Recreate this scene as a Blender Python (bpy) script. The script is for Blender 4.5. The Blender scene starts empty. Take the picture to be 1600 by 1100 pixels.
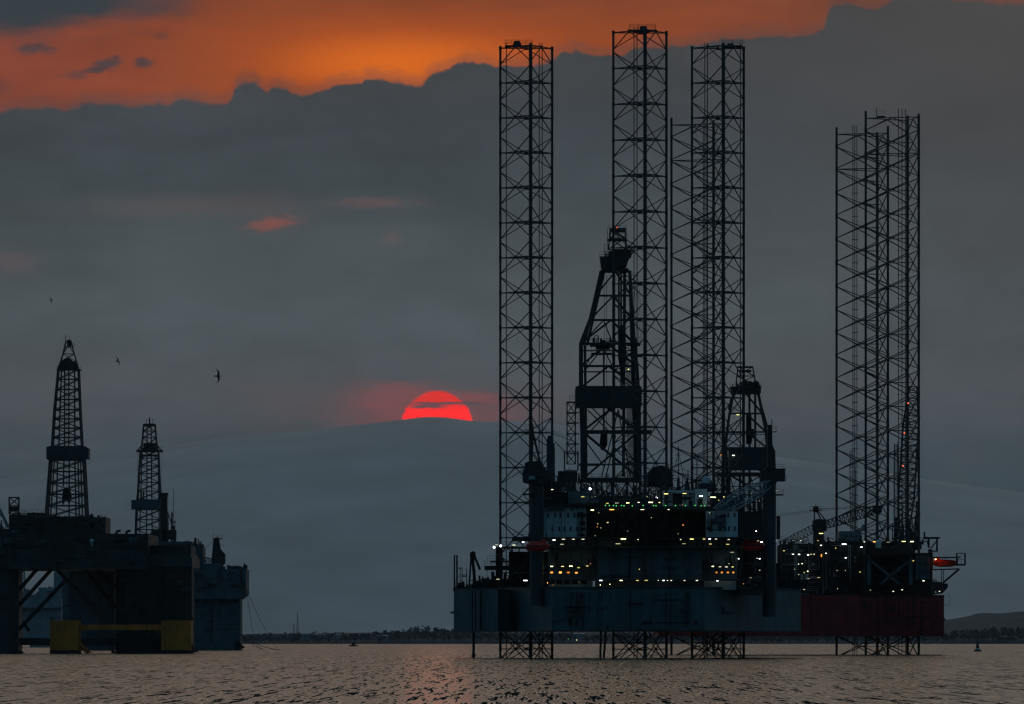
import bpy, math, random
from mathutils import Vector
import numpy as np
C = bpy.context
scene = C.scene
F = 12000.0          # focal length in photo pixels (1600 wide)
HZ = 1002.0          # horizon row
H0 = 3.9             # eye height over the water
# ------------------------------------------------------------------ camera
cam = bpy.data.cameras.new('camera'); camo = bpy.data.objects.new('camera', cam)
scene.collection.objects.link(camo)
camo.location = (0, 0, H0); camo.rotation_euler = (math.radians(90), 0, 0)
cam.sensor_width = 36.0; cam.lens = 36.0 * F / 1600.0
cam.shift_y = (HZ - 550.0) / 1600.0
cam.clip_start = 1.0; cam.clip_end = 200000.0
scene.camera = camo
scene.view_settings.view_transform = 'Standard'
scene.view_settings.look = 'None'
scene.view_settings.exposure = 0.0
scene.view_settings.gamma = 1.0
scene.view_settings.use_curve_mapping = False
scene.render.engine = 'CYCLES'
scene.cycles.use_denoising = True
scene.cycles.max_bounces = 4
scene.cycles.volume_bounces = 0
scene.cycles.filter_width = 1.3

SIG = 0.7e-5                       # haze density per metre
BOXTOP, BOXFAR = 2350.0, 80000.0
HAZE = (0.075, 0.0895, 0.0960)     # radiance the haze reaches (linear), measured from renders
def lin(c):
    c = c / 255.0
    return c / 12.92 if c <= 0.04045 else ((c + 0.055) / 1.055) ** 2.4
def Tv(v):
    el = max((HZ - v) / F, 1e-4)
    return math.exp(-SIG * min((BOXTOP - H0) / el, BOXFAR))
def behind(rgb, v):                # sky radiance that reads as rgb through the haze
    t = Tv(v)
    return tuple(max((lin(c) - (1 - t) * h) / t, 0.0) for c, h in zip(rgb, HAZE)) + (1,)

# ------------------------------------------------------------------ world: dusk sky
SUN_U, SUN_V = 683.0, 668.0
world = bpy.data.worlds.new('World'); scene.world = world; world.use_nodes = True
nt = world.node_tree; nt.nodes.clear()
def N(t, **k):
    n = nt.nodes.new(t)
    for a, b in k.items(): setattr(n, a, b)
    return n
def setin(n, i, x):
    if hasattr(x, 'is_linked') or hasattr(x, 'links'): nt.links.new(x, n.inputs[i])
    else: n.inputs[i].default_value = x
def M(op, a, b=0.0, c=0.0, clamp=False):
    n = N('ShaderNodeMath', operation=op); n.use_clamp = clamp
    setin(n, 0, a); setin(n, 1, b)
    if op in ('MULTIPLY_ADD', 'SMOOTH_MIN', 'COMPARE'): setin(n, 2, c)
    return n.outputs[0]
def SS(x, a, b, lo=0.0, hi=1.0):    # smoothstep
    n = N('ShaderNodeMapRange', interpolation_type='SMOOTHSTEP')
    setin(n, 0, x); n.inputs[1].default_value = a; n.inputs[2].default_value = b
    n.inputs[3].default_value = lo; n.inputs[4].default_value = hi
    return n.outputs[0]
def MIX(f, a, b):
    n = N('ShaderNodeMix', data_type='RGBA'); n.clamp_factor = True
    setin(n, 0, f); setin(n, 6, a); setin(n, 7, b)
    return n.outputs[2]
def rgba(c): return tuple(c) + (1,) if len(c) == 3 else tuple(c)
tc = N('ShaderNodeTexCoord'); sp = N('ShaderNodeSeparateXYZ'); nt.links.new(tc.outputs['Generated'], sp.inputs[0])
X, Y, Z = sp.outputs
az = M('ARCTAN2', X, Y); el = M('ARCSINE', Z)
u = M('MULTIPLY_ADD', az, F, 800.0)
v = M('MULTIPLY_ADD', el, -F, HZ)
def NOISE(su, sv, det=5.0, w=0.0, rough=0.55):
    cx = N('ShaderNodeCombineXYZ'); setin(cx, 0, M('DIVIDE', u, su)); setin(cx, 1, M('DIVIDE', v, sv)); cx.inputs[2].default_value = w
    n = N('ShaderNodeTexNoise'); n.noise_dimensions = '3D'; nt.links.new(cx.outputs[0], n.inputs['Vector'])
    n.inputs['Scale'].default_value = 1.0; n.inputs['Detail'].default_value = det; n.inputs['Roughness'].default_value = rough
    return M('SUBTRACT', n.outputs[0], 0.5)
nA = NOISE(55, 42, 6, 1.3, 0.62); nB = NOISE(300, 130, 4, 7.7); nC = NOISE(160, 60, 5, 3.1, 0.6)
nS = NOISE(120, 16, 4, 5.0, 0.55); nF = NOISE(24, 9, 5, 11.0, 0.65); nG = NOISE(50, 5, 4, 2.0, 0.6)
def ELL(u0, v0, ru, rv, soft=1.0, warp=None, tilt=0.0):   # 1 in the middle, 0 outside
    du = M('DIVIDE', M('SUBTRACT', u, u0), ru)
    vv = M('MULTIPLY_ADD', M('SUBTRACT', u, u0), -tilt, M('SUBTRACT', v, v0))
    dv = M('DIVIDE', vv, rv)
    d = M('SQRT', M('ADD', M('MULTIPLY', du, du), M('MULTIPLY', dv, dv)))
    if warp is not None: d = M('ADD', d, warp)
    return SS(d, 1.0, 1.0 - soft)
# grey cloud bank, row by row
gray = [(-600, (58, 62, 68)), (0, (68, 70, 72)), (100, (68, 71, 74)), (200, (64, 70, 75)), (300, (67, 75, 80)),
        (400, (74, 81, 85)), (500, (77, 85, 90)), (600, (77, 83, 88)), (650, (74, 81, 87)), (690, (69, 78, 85)), (740, (64, 75, 82)), (850, (60, 72, 79)), (1002, (58, 70, 78))]
rp = N('ShaderNodeValToRGB'); cr = rp.color_ramp
cr.elements[0].position = 0; cr.elements[1].position = 1
nt.links.new(M('DIVIDE', M('ADD', v, 600.0), 1602.0, clamp=True), rp.inputs[0])
for k, (vv, c) in enumerate(gray):
    e = cr.elements[0] if k == 0 else cr.elements[-1] if k == len(gray) - 1 else cr.elements.new((vv + 600) / 1602.0)
    e.color = behind(c, vv)
bank = rp.outputs[0]
sc_ = N('ShaderNodeVectorMath', operation='SCALE'); nt.links.new(bank, sc_.inputs[0])
setin(sc_, 3, M('ADD', M('ADD', M('MULTIPLY_ADD', nB, 0.8, 1.0), M('MULTIPLY', nC, 0.35)), M('ADD', M('MULTIPLY', nS, 0.16), M('MULTIPLY', nA, 0.22))))
bank = sc_.outputs[0]
# darker top of the bank just under its edge, browner to the right
bank = MIX(M('MULTIPLY', SS(u, 900, 1600), SS(v, 700, 100, 0, 0.55)), bank, behind((78, 76, 76), 250))
# warm patches in the bank
bank = MIX(M('MULTIPLY', ELL(428, 351, 60, 17, 1.0, M('ADD', M('MULTIPLY', nA, 0.9), M('MULTIPLY', nF, 1.5)), -0.10), 0.8), bank, behind((134, 80, 74), 350))
bank = MIX(M('MULTIPLY', ELL(590, 317, 100, 15, 1.0, M('ADD', M('MULTIPLY', nA, 1.1), M('MULTIPLY', nF, 1.2))), 0.42), bank, behind((118, 86, 82), 315))
bank = MIX(M('MULTIPLY', ELL(612, 373, 22, 16, 1.0, M('MULTIPLY', nA, 0.8)), 0.4), bank, behind((110, 88, 84), 375))
bank = MIX(M('MULTIPLY', ELL(20, 410, 60, 28, 1.0, M('MULTIPLY', nA, 0.9)), 0.35), bank, behind((104, 84, 86), 410))
bank = MIX(M('MULTIPLY', ELL(300, 325, 320, 32, 1.0, M('MULTIPLY', nC, 1.2)), 0.35), bank, behind((98, 86, 86), 330))
bank = MIX(M('MULTIPLY', ELL(620, 630, 420, 62, 1.0, M('MULTIPLY', nC, 1.6)), 0.4), bank, behind((98, 84, 86), 630))
bank = MIX(M('MULTIPLY', SS(nS, 0.02, 0.2), M('MULTIPLY', SS(v, 520, 600), 0.22)), bank, behind((92, 84, 86), 600))
# sun disc behind the haze bank, and its red halo
hal = M('MULTIPLY', ELL(630, 618, 125, 34, 1.0, M('ADD', M('MULTIPLY', nC, 1.0), M('MULTIPLY', nG, 0.8))), 0.36)
bank = MIX(hal, bank, behind((150, 76, 78), 620))
hal2 = M('MULTIPLY', ELL(684, 658, 190, 46, 1.0, M('ADD', M('MULTIPLY', nC, 0.6), M('MULTIPLY', nG, 0.5))), 0.5)
bank = MIX(hal2, bank, behind((150, 72, 74), 650))
hal3 = M('MULTIPLY', ELL(735, 622, 80, 16, 1.0, M('ADD', M('MULTIPLY', nA, 0.5), nG)), 0.4)
bank = MIX(hal3, bank, behind((150, 72, 74), 620))
du = M('SUBTRACT', u, SUN_U); dv = M('SUBTRACT', v, SUN_V)
rr = M('SQRT', M('ADD', M('MULTIPLY', du, du), M('MULTIPLY', dv, dv)))
disc = SS(M('ADD', rr, M('ADD', M('MULTIPLY', nA, 3.0), M('MULTIPLY', nG, 6.0))), 58.6, 53.6)
dcol = MIX(SS(M('ADD', v, M('MULTIPLY', nG, 14.0)), 624, 646), behind((214, 58, 50), 620), behind((255, 30, 8), 650))
disc = M('MULTIPLY', disc, SS(ELL(634, 618, 34, 20, 1.0, M('MULTIPLY', nG, 1.2)), 0.0, 1.0, 1.0, 0.35))
disc_sky = MIX(disc, bank, dcol)
# thin dark streaks of cloud across the disc
st1 = M('MULTIPLY', SS(M('ABSOLUTE', M('ADD', M('SUBTRACT', v, 630.2), M('MULTIPLY', nG, 9.0))), 4.2, 1.2), SS(M('ABSOLUTE', M('SUBTRACT', u, 700.0)), 85, 30))
st2 = M('MULTIPLY', SS(M('ABSOLUTE', M('ADD', M('SUBTRACT', v, 635.0), M('MULTIPLY', nF, 9.0))), 4.6, 1.4), SS(M('ABSOLUTE', M('SUBTRACT', u, 668.0)), 42, 12))
disc_sky = MIX(M('MULTIPLY', M('MAXIMUM', st1, st2), 0.95), disc_sky, behind((84, 78, 84), 630))
# open sky above the bank
base = MIX(SS(u, 0, 500), behind((128, 68, 54), 120), behind((142, 72, 44), 80))
base = MIX(SS(u, 900, 1500), base, behind((118, 70, 58), 60))
base = MIX(SS(v, 60, -60), base, behind((118, 68, 50), 0))
sb_ = N('ShaderNodeVectorMath', operation='SCALE'); nt.links.new(base, sb_.inputs[0]); setin(sb_, 3, M('ADD', M('MULTIPLY_ADD', nB, 0.7, 1.0), M('ADD', M('MULTIPLY', nC, 0.35), M('MULTIPLY', nS, 0.35)))); base = sb_.outputs[0]
base = MIX(M('MULTIPLY', ELL(640, 100, 440, 105, 1.0, M('MULTIPLY', nB, 0.35)), 0.75), base, behind((190, 88, 14), 90))
base = MIX(ELL(625, 100, 260, 62, 1.0, M('MULTIPLY', nB, 0.3)), base, behind((212, 104, 0), 100))
drk = behind((56, 64, 70), 30)
base = MIX(M('MULTIPLY', ELL(30, -8, 270, 92, 0.6, M('MULTIPLY', nC, 0.9)), 1.0), base, drk)
base = MIX(M('MULTIPLY', ELL(225, 10, 120, 34, 0.9, M('MULTIPLY', nC, 1.0)), 0.6), base, drk)
base = MIX(M('MULTIPLY', ELL(55, 80, 44, 14, 0.8, M('MULTIPLY', nF, 1.8)), 0.75), base, drk)
base = MIX(M('MULTIPLY', ELL(163, 105, 40, 15, 0.8, M('MULTIPLY', nF, 2.0), -0.3), 0.8), base, drk)
base = MIX(M('MULTIPLY', ELL(122, 120, 34, 11, 0.9, M('MULTIPLY', nF, 1.8)), 0.5), base, drk)
base = MIX(M('MULTIPLY', ELL(224, 101, 23, 11, 0.7, M('MULTIPLY', nF, 1.6)), 0.75), base, drk)
base = MIX(M('MULTIPLY', ELL(252, 59, 18, 9, 1.0, M('MULTIPLY', nA, 1.2)), 0.4), base, drk)
base = MIX(M('MULTIPLY', ELL(0, 140, 30, 26, 1.0, M('MULTIPLY', nA, 1.4)), 0.5), base, drk)
# the bank's upper edge
edge = [(0, 179), (50, 171), (110, 171), (140, 163), (165, 164), (210, 168), (245, 164), (262, 165), (277, 158), (330, 162), (345, 165),
        (361, 158), (366, 144), (375, 133), (386, 128.5), (395, 129), (403, 133), (410, 139), (416, 145.5), (427, 139), (440, 138), (458, 146), (475, 149), (500, 146),
        (530, 133), (560, 131), (576, 125), (600, 128), (622, 129), (636, 134), (655, 133), (672, 118), (700, 108), (733, 99), (780, 104),
        (830, 104), (870, 90), (890, 81), (920, 86), (955, 89), (1000, 78), (1080, 74), (1110, 65), (1160, 62), (1200, 58), (1250, 59),
        (1286, 50), (1296, 19), (1320, 8), (1365, 17), (1390, 4), (1440, 1), (1500, 3), (1560, 8), (1600, 12)]
fc = N('ShaderNodeFloatCurve'); cv = fc.mapping.curves[0]; fc.mapping.use_clip = True
pts = [(a / 1600.0, b / 200.0) for a, b in edge]
cv.points[0].location = pts[0]; cv.points[1].location = pts[-1]
for p in pts[1:-1]: cv.points.new(*p)
for p in cv.points: p.handle_type = 'AUTO'
fc.mapping.update()
setin(fc, 1, M('DIVIDE', u, 1600.0, clamp=True))
vb = M('MULTIPLY', fc.outputs[0], 200.0)
def PUFF(s_, w_):
    cx = N('ShaderNodeCombineXYZ'); setin(cx, 0, M('ADD', M('DIVIDE', u, s_), M('MULTIPLY', nA, 0.8))); setin(cx, 1, M('DIVIDE', v, s_ * 0.8)); cx.inputs[2].default_value = w_
    n = N('ShaderNodeTexVoronoi'); n.feature = 'SMOOTH_F1'; n.inputs['Smoothness'].default_value = 0.25; n.inputs['Scale'].default_value = 1.0; nt.links.new(cx.outputs[0], n.inputs['Vector'])
    return M('SUBTRACT', 0.45, n.outputs['Distance'])
puff = M('ADD', M('MULTIPLY', PUFF(30.0, 0.3), 6.0), M('MULTIPLY', PUFF(11.0, 4.3), 4.5))
e = M('ADD', M('SUBTRACT', v, vb), M('ADD', M('MULTIPLY', nA, 8.0), M('ADD', puff, M('MULTIPLY', NOISE(14, 12, 4, 9.0, 0.6), 8.0))))
nvis = M('MULTIPLY', SS(v, -260, -120), 1.0)
soft_ = SS(nB, -0.15, 0.15, 1.0, 2.0)
bm = M('MULTIPLY', SS(M('DIVIDE', e, soft_), -2.6, 2.6), nvis)
fr_ = M('MULTIPLY', SS(M('ADD', e, M('MULTIPLY', nF, 26.0)), -26, -3), 0.38)
base = MIX(fr_, base, disc_sky)
front = MIX(bm, base, disc_sky)
# above the frame: the afterglow that lights the water, dusk blue overhead and behind
glow = N('ShaderNodeValToRGB'); g = glow.color_ramp
nt.links.new(M('DIVIDE', el, math.radians(60), clamp=True), glow.inputs[0])
gl = [(0.0, (0.11, 0.085, 0.065)), (0.10, (0.26, 0.20, 0.14)), (0.20, (0.56, 0.45, 0.33)), (0.36, (0.60, 0.51, 0.40)), (0.55, (0.12, 0.14, 0.155)), (1.0, (0.03, 0.065, 0.085))]
for k, (p_, c_) in enumerate(gl):
    e_ = g.elements[0] if k == 0 else g.elements[-1] if k == len(gl) - 1 else g.elements.new(p_)
    e_.position = p_; e_.color = rgba(c_)
high = glow.outputs[0]
sky = N('ShaderNodeTexSky'); sky.sky_type = 'NISHITA'; sky.sun_disc = False
sky.sun_elevation = math.radians(2.0); sky.sun_rotation = math.radians((SUN_U - 800) / F * 57.3)
sky.air_density = 1.0; sky.dust_density = 1.0; sky.ozone_density = 3.0
nk = N('ShaderNodeVectorMath', operation='MULTIPLY'); nt.links.new(sky.outputs[0], nk.inputs[0]); nk.inputs[1].default_value = (0.02, 0.04, 0.055)
na = N('ShaderNodeVectorMath', operation='ADD'); nt.links.new(nk.outputs[0], na.inputs[0]); na.inputs[1].default_value = (0.024, 0.060, 0.080)
rear = na.outputs[0]
aaz = M('ABSOLUTE', az)
high = MIX(SS(aaz, math.radians(14), math.radians(44)), high, rear)
fr = MIX(SS(aaz, math.radians(20), math.radians(70)), front, rear)
skyc = MIX(SS(v, -60, -420), fr, high)
bg = N('ShaderNodeBackground'); bg.inputs[1].default_value = 1.0; nt.links.new(skyc, bg.inputs[0])
wo = N('ShaderNodeOutputWorld'); nt.links.new(bg.outputs[0], wo.inputs[0])
world.cycles.sampling_method = 'MANUAL'; world.cycles.sample_map_resolution = 1024

# ------------------------------------------------------------------ sun (setting, red, half behind the ridge)
sl = bpy.data.lights.new('sun', 'SUN'); sl.energy = 0.0003; sl.angle = math.radians(0.53); sl.color = (1.0, 0.28, 0.12)
so = bpy.data.objects.new('sun', sl); scene.collection.objects.link(so)
sd = Vector(((SUN_U - 800) / F, 1.0, (HZ - SUN_V + 30) / F)).normalized()
so.rotation_euler = sd.to_track_quat('Z', 'Y').to_euler(); so.location = (0, 500, 300)

# ------------------------------------------------------------------ helpers
COL = scene.collection
WL = {}
def px(x, D): return (x - 800.0) * D / F
def pz(y, D): return H0 + (HZ - y) * D / F
def P(x, y, D, dy=0.0): return Vector((px(x, D), D + dy, pz(y, D)))
def tag(o, label=None, cat=None, group=None, kind=None):
    if label: o['label'] = label
    if cat: o['category'] = cat
    if group: o['group'] = group
    if kind: o['kind'] = kind
    return o
def empty(name, loc, label, cat, group=None):
    o = bpy.data.objects.new(name, None); COL.objects.link(o); o.location = loc
    WL[o.name] = Vector(loc); o.empty_display_size = 2
    return tag(o, label, cat, group)
class MB:
    def __init__(s): s.v = []; s.f = []; s.sm = []; s.mi = []; s.m = 0
    def add(s, vs, fs, sm=False):
        b = len(s.v); s.v += [tuple(p) for p in vs]
        for f in fs: s.f.append(tuple(b + i for i in f)); s.sm.append(sm); s.mi.append(s.m)
        return s
    def box(s, x0, x1, y0, y1, z0, z1):
        x0, x1 = min(x0, x1), max(x0, x1); y0, y1 = min(y0, y1), max(y0, y1); z0, z1 = min(z0, z1), max(z0, z1)
        vs = [(x0, y0, z0), (x1, y0, z0), (x1, y1, z0), (x0, y1, z0), (x0, y0, z1), (x1, y0, z1), (x1, y1, z1), (x0, y1, z1)]
        return s.add(vs, [(0, 3, 2, 1), (4, 5, 6, 7), (0, 1, 5, 4), (1, 2, 6, 5), (2, 3, 7, 6), (3, 0, 4, 7)])
    def pb(s, a, b, y0, y1, D, d1):           # box: photo columns a..b, rows y0..y1, depth D..D+d1
        return s.box(px(a, D), px(b, D), D, D + d1, pz(y1, D), pz(y0, D))
    def bar(s, p, q, r, n=4, r2=None, sm=False):
        p = Vector(p); q = Vector(q); d = q - p
        if d.length < 1e-6: return s
        d.normalize(); a = d.cross(Vector((0, 0, 1)) if abs(d.z) < 0.9 else Vector((1, 0, 0))).normalized(); b = d.cross(a)
        r2 = r if r2 is None else r2; vs = []
        for c, rr in ((p, r), (q, r2)):
            for k in range(n):
                t = 2 * math.pi * (k + 0.5) / n; vs.append(c + a * math.cos(t) * rr + b * math.sin(t) * rr)
        fs = [(k, (k + 1) % n, n + (k + 1) % n, n + k) for k in range(n)]
        s.add(vs, fs, sm); s.add(vs[:n], [tuple(range(n))[::-1]]); s.add(vs[n:], [tuple(range(n))]); return s
    def cyl(s, p, q, r, n=18, r2=None): return s.bar(p, q, r, n, r2, True)
    def path(s, pts, r, n=4):
        for a, b in zip(pts[:-1], pts[1:]): s.bar(a, b, r, n)
        return s
    def prism_xz(s, poly, y0, y1):            # outline seen from the front, given thickness in depth
        n = len(poly); vs = [(a, y0, b) for a, b in poly] + [(a, y1, b) for a, b in poly]
        fs = [tuple(range(n)), tuple(range(2 * n - 1, n - 1, -1))] + [(k, n + k, n + (k + 1) % n, (k + 1) % n) for k in range(n)]
        return s.add(vs, fs)
    def prism_xy(s, poly, z0, z1, bevel=0.0):
        n = len(poly); vs = [(a, b, z0) for a, b in poly] + [(a, b, z1) for a, b in poly]
        fs = [tuple(range(n))[::-1], tuple(range(n, 2 * n))] + [(k, (k + 1) % n, n + (k + 1) % n, n + k) for k in range(n)]
        return s.add(vs, fs)
    def ball(s, c, rx, ry=None, rz=None, n=14, m=8, half=False):
        ry = rx if ry is None else ry; rz = rx if rz is None else rz; vs = []; fs = []
        lo = 0.0 if half else -math.pi / 2
        for i in range(m + 1):
            t = lo + (math.pi / 2 - lo) * i / m
            for k in range(n):
                a = 2 * math.pi * k / n
                vs.append((c[0] + rx * math.cos(t) * math.cos(a), c[1] + ry * math.cos(t) * math.sin(a), c[2] + rz * math.sin(t)))
        for i in range(m):
            for k in range(n): fs.append((i * n + k, i * n + (k + 1) % n, (i + 1) * n + (k + 1) % n, (i + 1) * n + k))
        return s.add(vs, fs, True)
    def rail(s, p, q, h=1.1, step=1.6, r=0.045):
        p = Vector(p); q = Vector(q); n = max(1, int((q - p).length / step)); up = Vector((0, 0, h))
        s.bar(p + up, q + up, r); s.bar(p + up * 0.5, q + up * 0.5, r * 0.8)
        for k in range(n + 1):
            c = p.lerp(q, k / n); s.bar(c, c + up, r)
        return s
    def rect_rail(s, x0, x1, y0, y1, z, **k):
        c = [(x0, y0, z), (x1, y0, z), (x1, y1, z), (x0, y1, z), (x0, y0, z)]
        for a, b in zip(c[:-1], c[1:]): s.rail(a, b, **k)
        return s
    def build(s, name, mats, parent=None, label=None, cat=None, group=None, kind=None):
        if not isinstance(mats, (list, tuple)): mats = [mats]
        arr = np.array(s.v); c = Vector(((arr[:, 0].min() + arr[:, 0].max()) / 2, (arr[:, 1].min() + arr[:, 1].max()) / 2, arr[:, 2].min()))
        me = bpy.data.meshes.new(name); me.from_pydata([(a - c.x, b - c.y, d - c.z) for a, b, d in s.v], [], s.f)
        me.polygons.foreach_set('use_smooth', s.sm); me.polygons.foreach_set('material_index', s.mi)
        for m in mats: me.materials.append(m)
        me.update()
        o = bpy.data.objects.new(name, me); COL.objects.link(o)
        if parent is not None: o.parent = parent; o.location = c - WL[parent.name]
        else: o.location = c
        WL[o.name] = c
        return tag(o, label, cat, group, kind)

# ------------------------------------------------------------------ materials
def paint(name, rgb, rough=0.6, var=0.25, streak=0.0, rust=(0.09, 0.035, 0.015), metal=0.0, scale=0.25):
    m = bpy.data.materials.new(name); m.use_nodes = True; t = m.node_tree; b = t.nodes['Principled BSDF']
    b.inputs['Roughness'].default_value = rough; b.inputs['Metallic'].default_value = metal
    co = t.nodes.new('ShaderNodeTexCoord')
    n = t.nodes.new('ShaderNodeTexNoise'); n.inputs['Scale'].default_value = scale; n.inputs['Detail'].default_value = 6
    t.links.new(co.outputs['Object'], n.inputs['Vector'])
    mr = t.nodes.new('ShaderNodeMapRange'); mr.inputs[1].default_value = 0.3; mr.inputs[2].default_value = 0.7
    mr.inputs[3].default_value = 1 - var; mr.inputs[4].default_value = 1 + var; t.links.new(n.outputs[0], mr.inputs[0])
    vm = t.nodes.new('ShaderNodeVectorMath'); vm.operation = 'SCALE'; vm.inputs[0].default_value = rgb; t.links.new(mr.outputs[0], vm.inputs[3])
    out = vm.outputs[0]
    if streak:
        mp = t.nodes.new('ShaderNodeMapping'); mp.inputs['Scale'].default_value = (0.9, 0.9, 0.05); t.links.new(co.outputs['Object'], mp.inputs[0])
        n2 = t.nodes.new('ShaderNodeTexNoise'); n2.inputs['Scale'].default_value = 1.0; n2.inputs['Detail'].default_value = 7; n2.inputs['Roughness'].default_value = 0.65
        t.links.new(mp.outputs[0], n2.inputs['Vector'])
        m2 = t.nodes.new('ShaderNodeMapRange'); m2.inputs[1].default_value = 0.5; m2.inputs[2].default_value = 0.72; m2.inputs[4].default_value = streak
        t.links.new(n2.outputs[0], m2.inputs[0])
        mx = t.nodes.new('ShaderNodeMix'); mx.data_type = 'RGBA'; t.links.new(m2.outputs[0], mx.inputs[0]); t.links.new(out, mx.inputs[6])
        mx.inputs[7].default_value = rgba(rust); out = mx.outputs[2]
    t.links.new(out, b.inputs['Base Color'])
    return m
def glowm(name, rgb, s):
    m = bpy.data.materials.new(name); m.use_nodes = True; b = m.node_tree.nodes['Principled BSDF']
    b.inputs['Base Color'].default_value = rgba(rgb); b.inputs['Emission Color'].default_value = rgba(rgb); b.inputs['Emission Strength'].default_value = s
    return m
STEEL = paint('leg_steel', (0.022, 0.034, 0.040), 0.5, 0.35, 0.4, (0.03, 0.018, 0.012))
DARK = paint('dark_steel', (0.016, 0.022, 0.026), 0.6, 0.4)
BLACK = paint('black_paint', (0.006, 0.007, 0.009), 0.7, 0.3)
GREEN = paint('deck_green', (0.02, 0.05, 0.05), 0.7, 0.4, 0.4, (0.02, 0.012, 0.01))
TEAL = paint('hull_teal', (0.045, 0.11, 0.13), 0.55, 0.3, 0.85, (0.022, 0.035, 0.036))
TEAL2 = paint('hull_dark_teal', (0.016, 0.042, 0.052), 0.55, 0.25, 0.5, (0.012, 0.018, 0.02))
PANEL = paint('panel_teal', (0.06, 0.13, 0.155), 0.6, 0.2, 0.5, (0.025, 0.05, 0.055))
MAROON = paint('hull_maroon', (0.28, 0.012, 0.016), 0.6, 0.3, 0.8, (0.05, 0.008, 0.008))
WHITE = paint('accommodation_white', (0.56, 0.68, 0.70), 0.6, 0.15, 0.4, (0.10, 0.15, 0.16))
GREY = paint('pale_grey', (0.20, 0.26, 0.29), 0.6, 0.2, 0.3, (0.06, 0.06, 0.06))
GLASS = paint('dark_glass', (0.01, 0.015, 0.02), 0.3, 0.1)
YEL = paint('yellow_paint', (0.62, 0.18, 0.01), 0.6, 0.3, 0.6, (0.05, 0.03, 0.01))
RED = paint('lifeboat_red', (0.75, 0.04, 0.03), 0.45, 0.2)
ORG = paint('lifeboat_orange', (0.75, 0.06, 0.015), 0.45, 0.2)
SEMI = paint('far_hull_blue', (0.035, 0.085, 0.11), 0.6, 0.25, 0.5, (0.015, 0.022, 0.024))
ROPE = paint('rope', (0.02, 0.022, 0.022), 0.9, 0.2)
L_W = glowm('lamp_white', (1.0, 0.97, 0.80), 2.6); L_Y = glowm('lamp_yellow', (1.0, 0.88, 0.30), 2.4); L_O = glowm('lamp_orange', (1.0, 0.36, 0.05), 1.7)
L_G = glowm('lamp_green', (0.12, 1.0, 0.18), 0.8); L_R = glowm('lamp_red', (1.0, 0.16, 0.05), 1.3); L_B = glowm('lamp_cool', (0.85, 0.88, 1.0), 8)
L_D = glowm('lamp_dim', (0.95, 0.88, 0.5), 0.7)
LM = {'w': L_W, 'y': L_Y, 'o': L_O, 'g': L_G, 'r': L_R, 'b': L_B, 'd': L_D}
LN = {'w': 'strip_lamp', 'y': 'strip_lamp', 'o': 'sodium_lamp', 'g': 'helideck_lamp', 'r': 'warning_lamp', 'b': 'floodlight', 'd': 'small_lamp'}
LV = {}
def lamp_mat(k):
    if k in 'Rbrg': return LM[k]
    f = rnd_l.choice((0.4, 0.6, 1.0, 2.0)); key = (k, f)
    if key not in LV:
        m_ = LM[k].copy(); b_ = m_.node_tree.nodes['Principled BSDF']; b_.inputs['Emission Strength'].default_value *= f
        c_ = b_.inputs['Emission Color'].default_value; b_.inputs['Emission Color'].default_value = (c_[0], c_[1] * (0.9 + 0.12 * f), c_[2] * (0.6 + 0.4 * f), 1); LV[key] = m_
    return LV[key]
rnd_l = random.Random(77)
def lamp(par, x, y, D, w=4.0, k='w', h=None):
    w = w * rnd_l.uniform(0.75, 1.05) if k in 'wyd' else w
    mb = MB(); c = P(x, y, D); q = D / F; W = w * q / 2; h = (1.1 if h is None else h) * q / 2
    if k in 'brg' and w <= 4:
        r = W; mb.ball(c, r, r * 0.7, r, 10, 6); mb.m = 1; mb.cyl(c + Vector((0, r * 0.5, 0)), c + Vector((0, r * 1.8, 0)), r * 0.6, 8)
    else:
        mb.box(c.x - W, c.x + W, c.y - 0.12, c.y + 0.12, c.z - h, c.z + h); mb.m = 1
        mb.box(c.x - W - 0.05, c.x + W + 0.05, c.y - 0.1, c.y + 0.25, c.z + h + 0.003, c.z + h + 0.12)
        mb.bar((c.x, c.y + 0.1, c.z + h + 0.1), (c.x, c.y + 0.9, c.z + h + 0.3), 0.05)
    mb.build(LN[k], [lamp_mat(k), DARK], par)

rnd = random.Random(11)
def tower_pts(levels, D, dr=1.0):
    out = []
    for (y, a, b) in levels:
        x0, x1, z = px(a, D), px(b, D), pz(y, D); h = (x1 - x0) / 2 * dr; c = D
        out.append([Vector((x0, c - h, z)), Vector((x1, c - h, z)), Vector((x1, c + h, z)), Vector((x0, c + h, z))])
    return out
def tower(mb, levels, D, r, rb, bays=None, dr=1.0, xb=True, mode='x'):
    # levels: rows (y, left column, right column); bays: panels between successive rows
    lv = [levels[0]]
    for k in range(1, len(levels)):
        n = bays[k - 1] if bays else 1
        for j in range(1, n + 1):
            lv.append(tuple(levels[k - 1][i] + (levels[k][i] - levels[k - 1][i]) * j / n for i in range(3)))
    T = tower_pts(lv, D, dr)
    for a, b in zip(T[:-1], T[1:]):
        for k in range(4):
            j = (k + 1) % 4
            mb.bar(a[k], b[k], r)
            mb.bar(b[k], b[j], rb)
            if xb:
                if mode == 'x': mb.bar(a[k], b[j], rb); mb.bar(a[j], b[k], rb)
                else:
                    m = (a[k] + a[j]) / 2; mb.bar(m, b[k], rb); mb.bar(m, b[j], rb)
    for k in range(4): mb.bar(T[0][k], T[0][(k + 1) % 4], rb)
    return T
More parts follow.
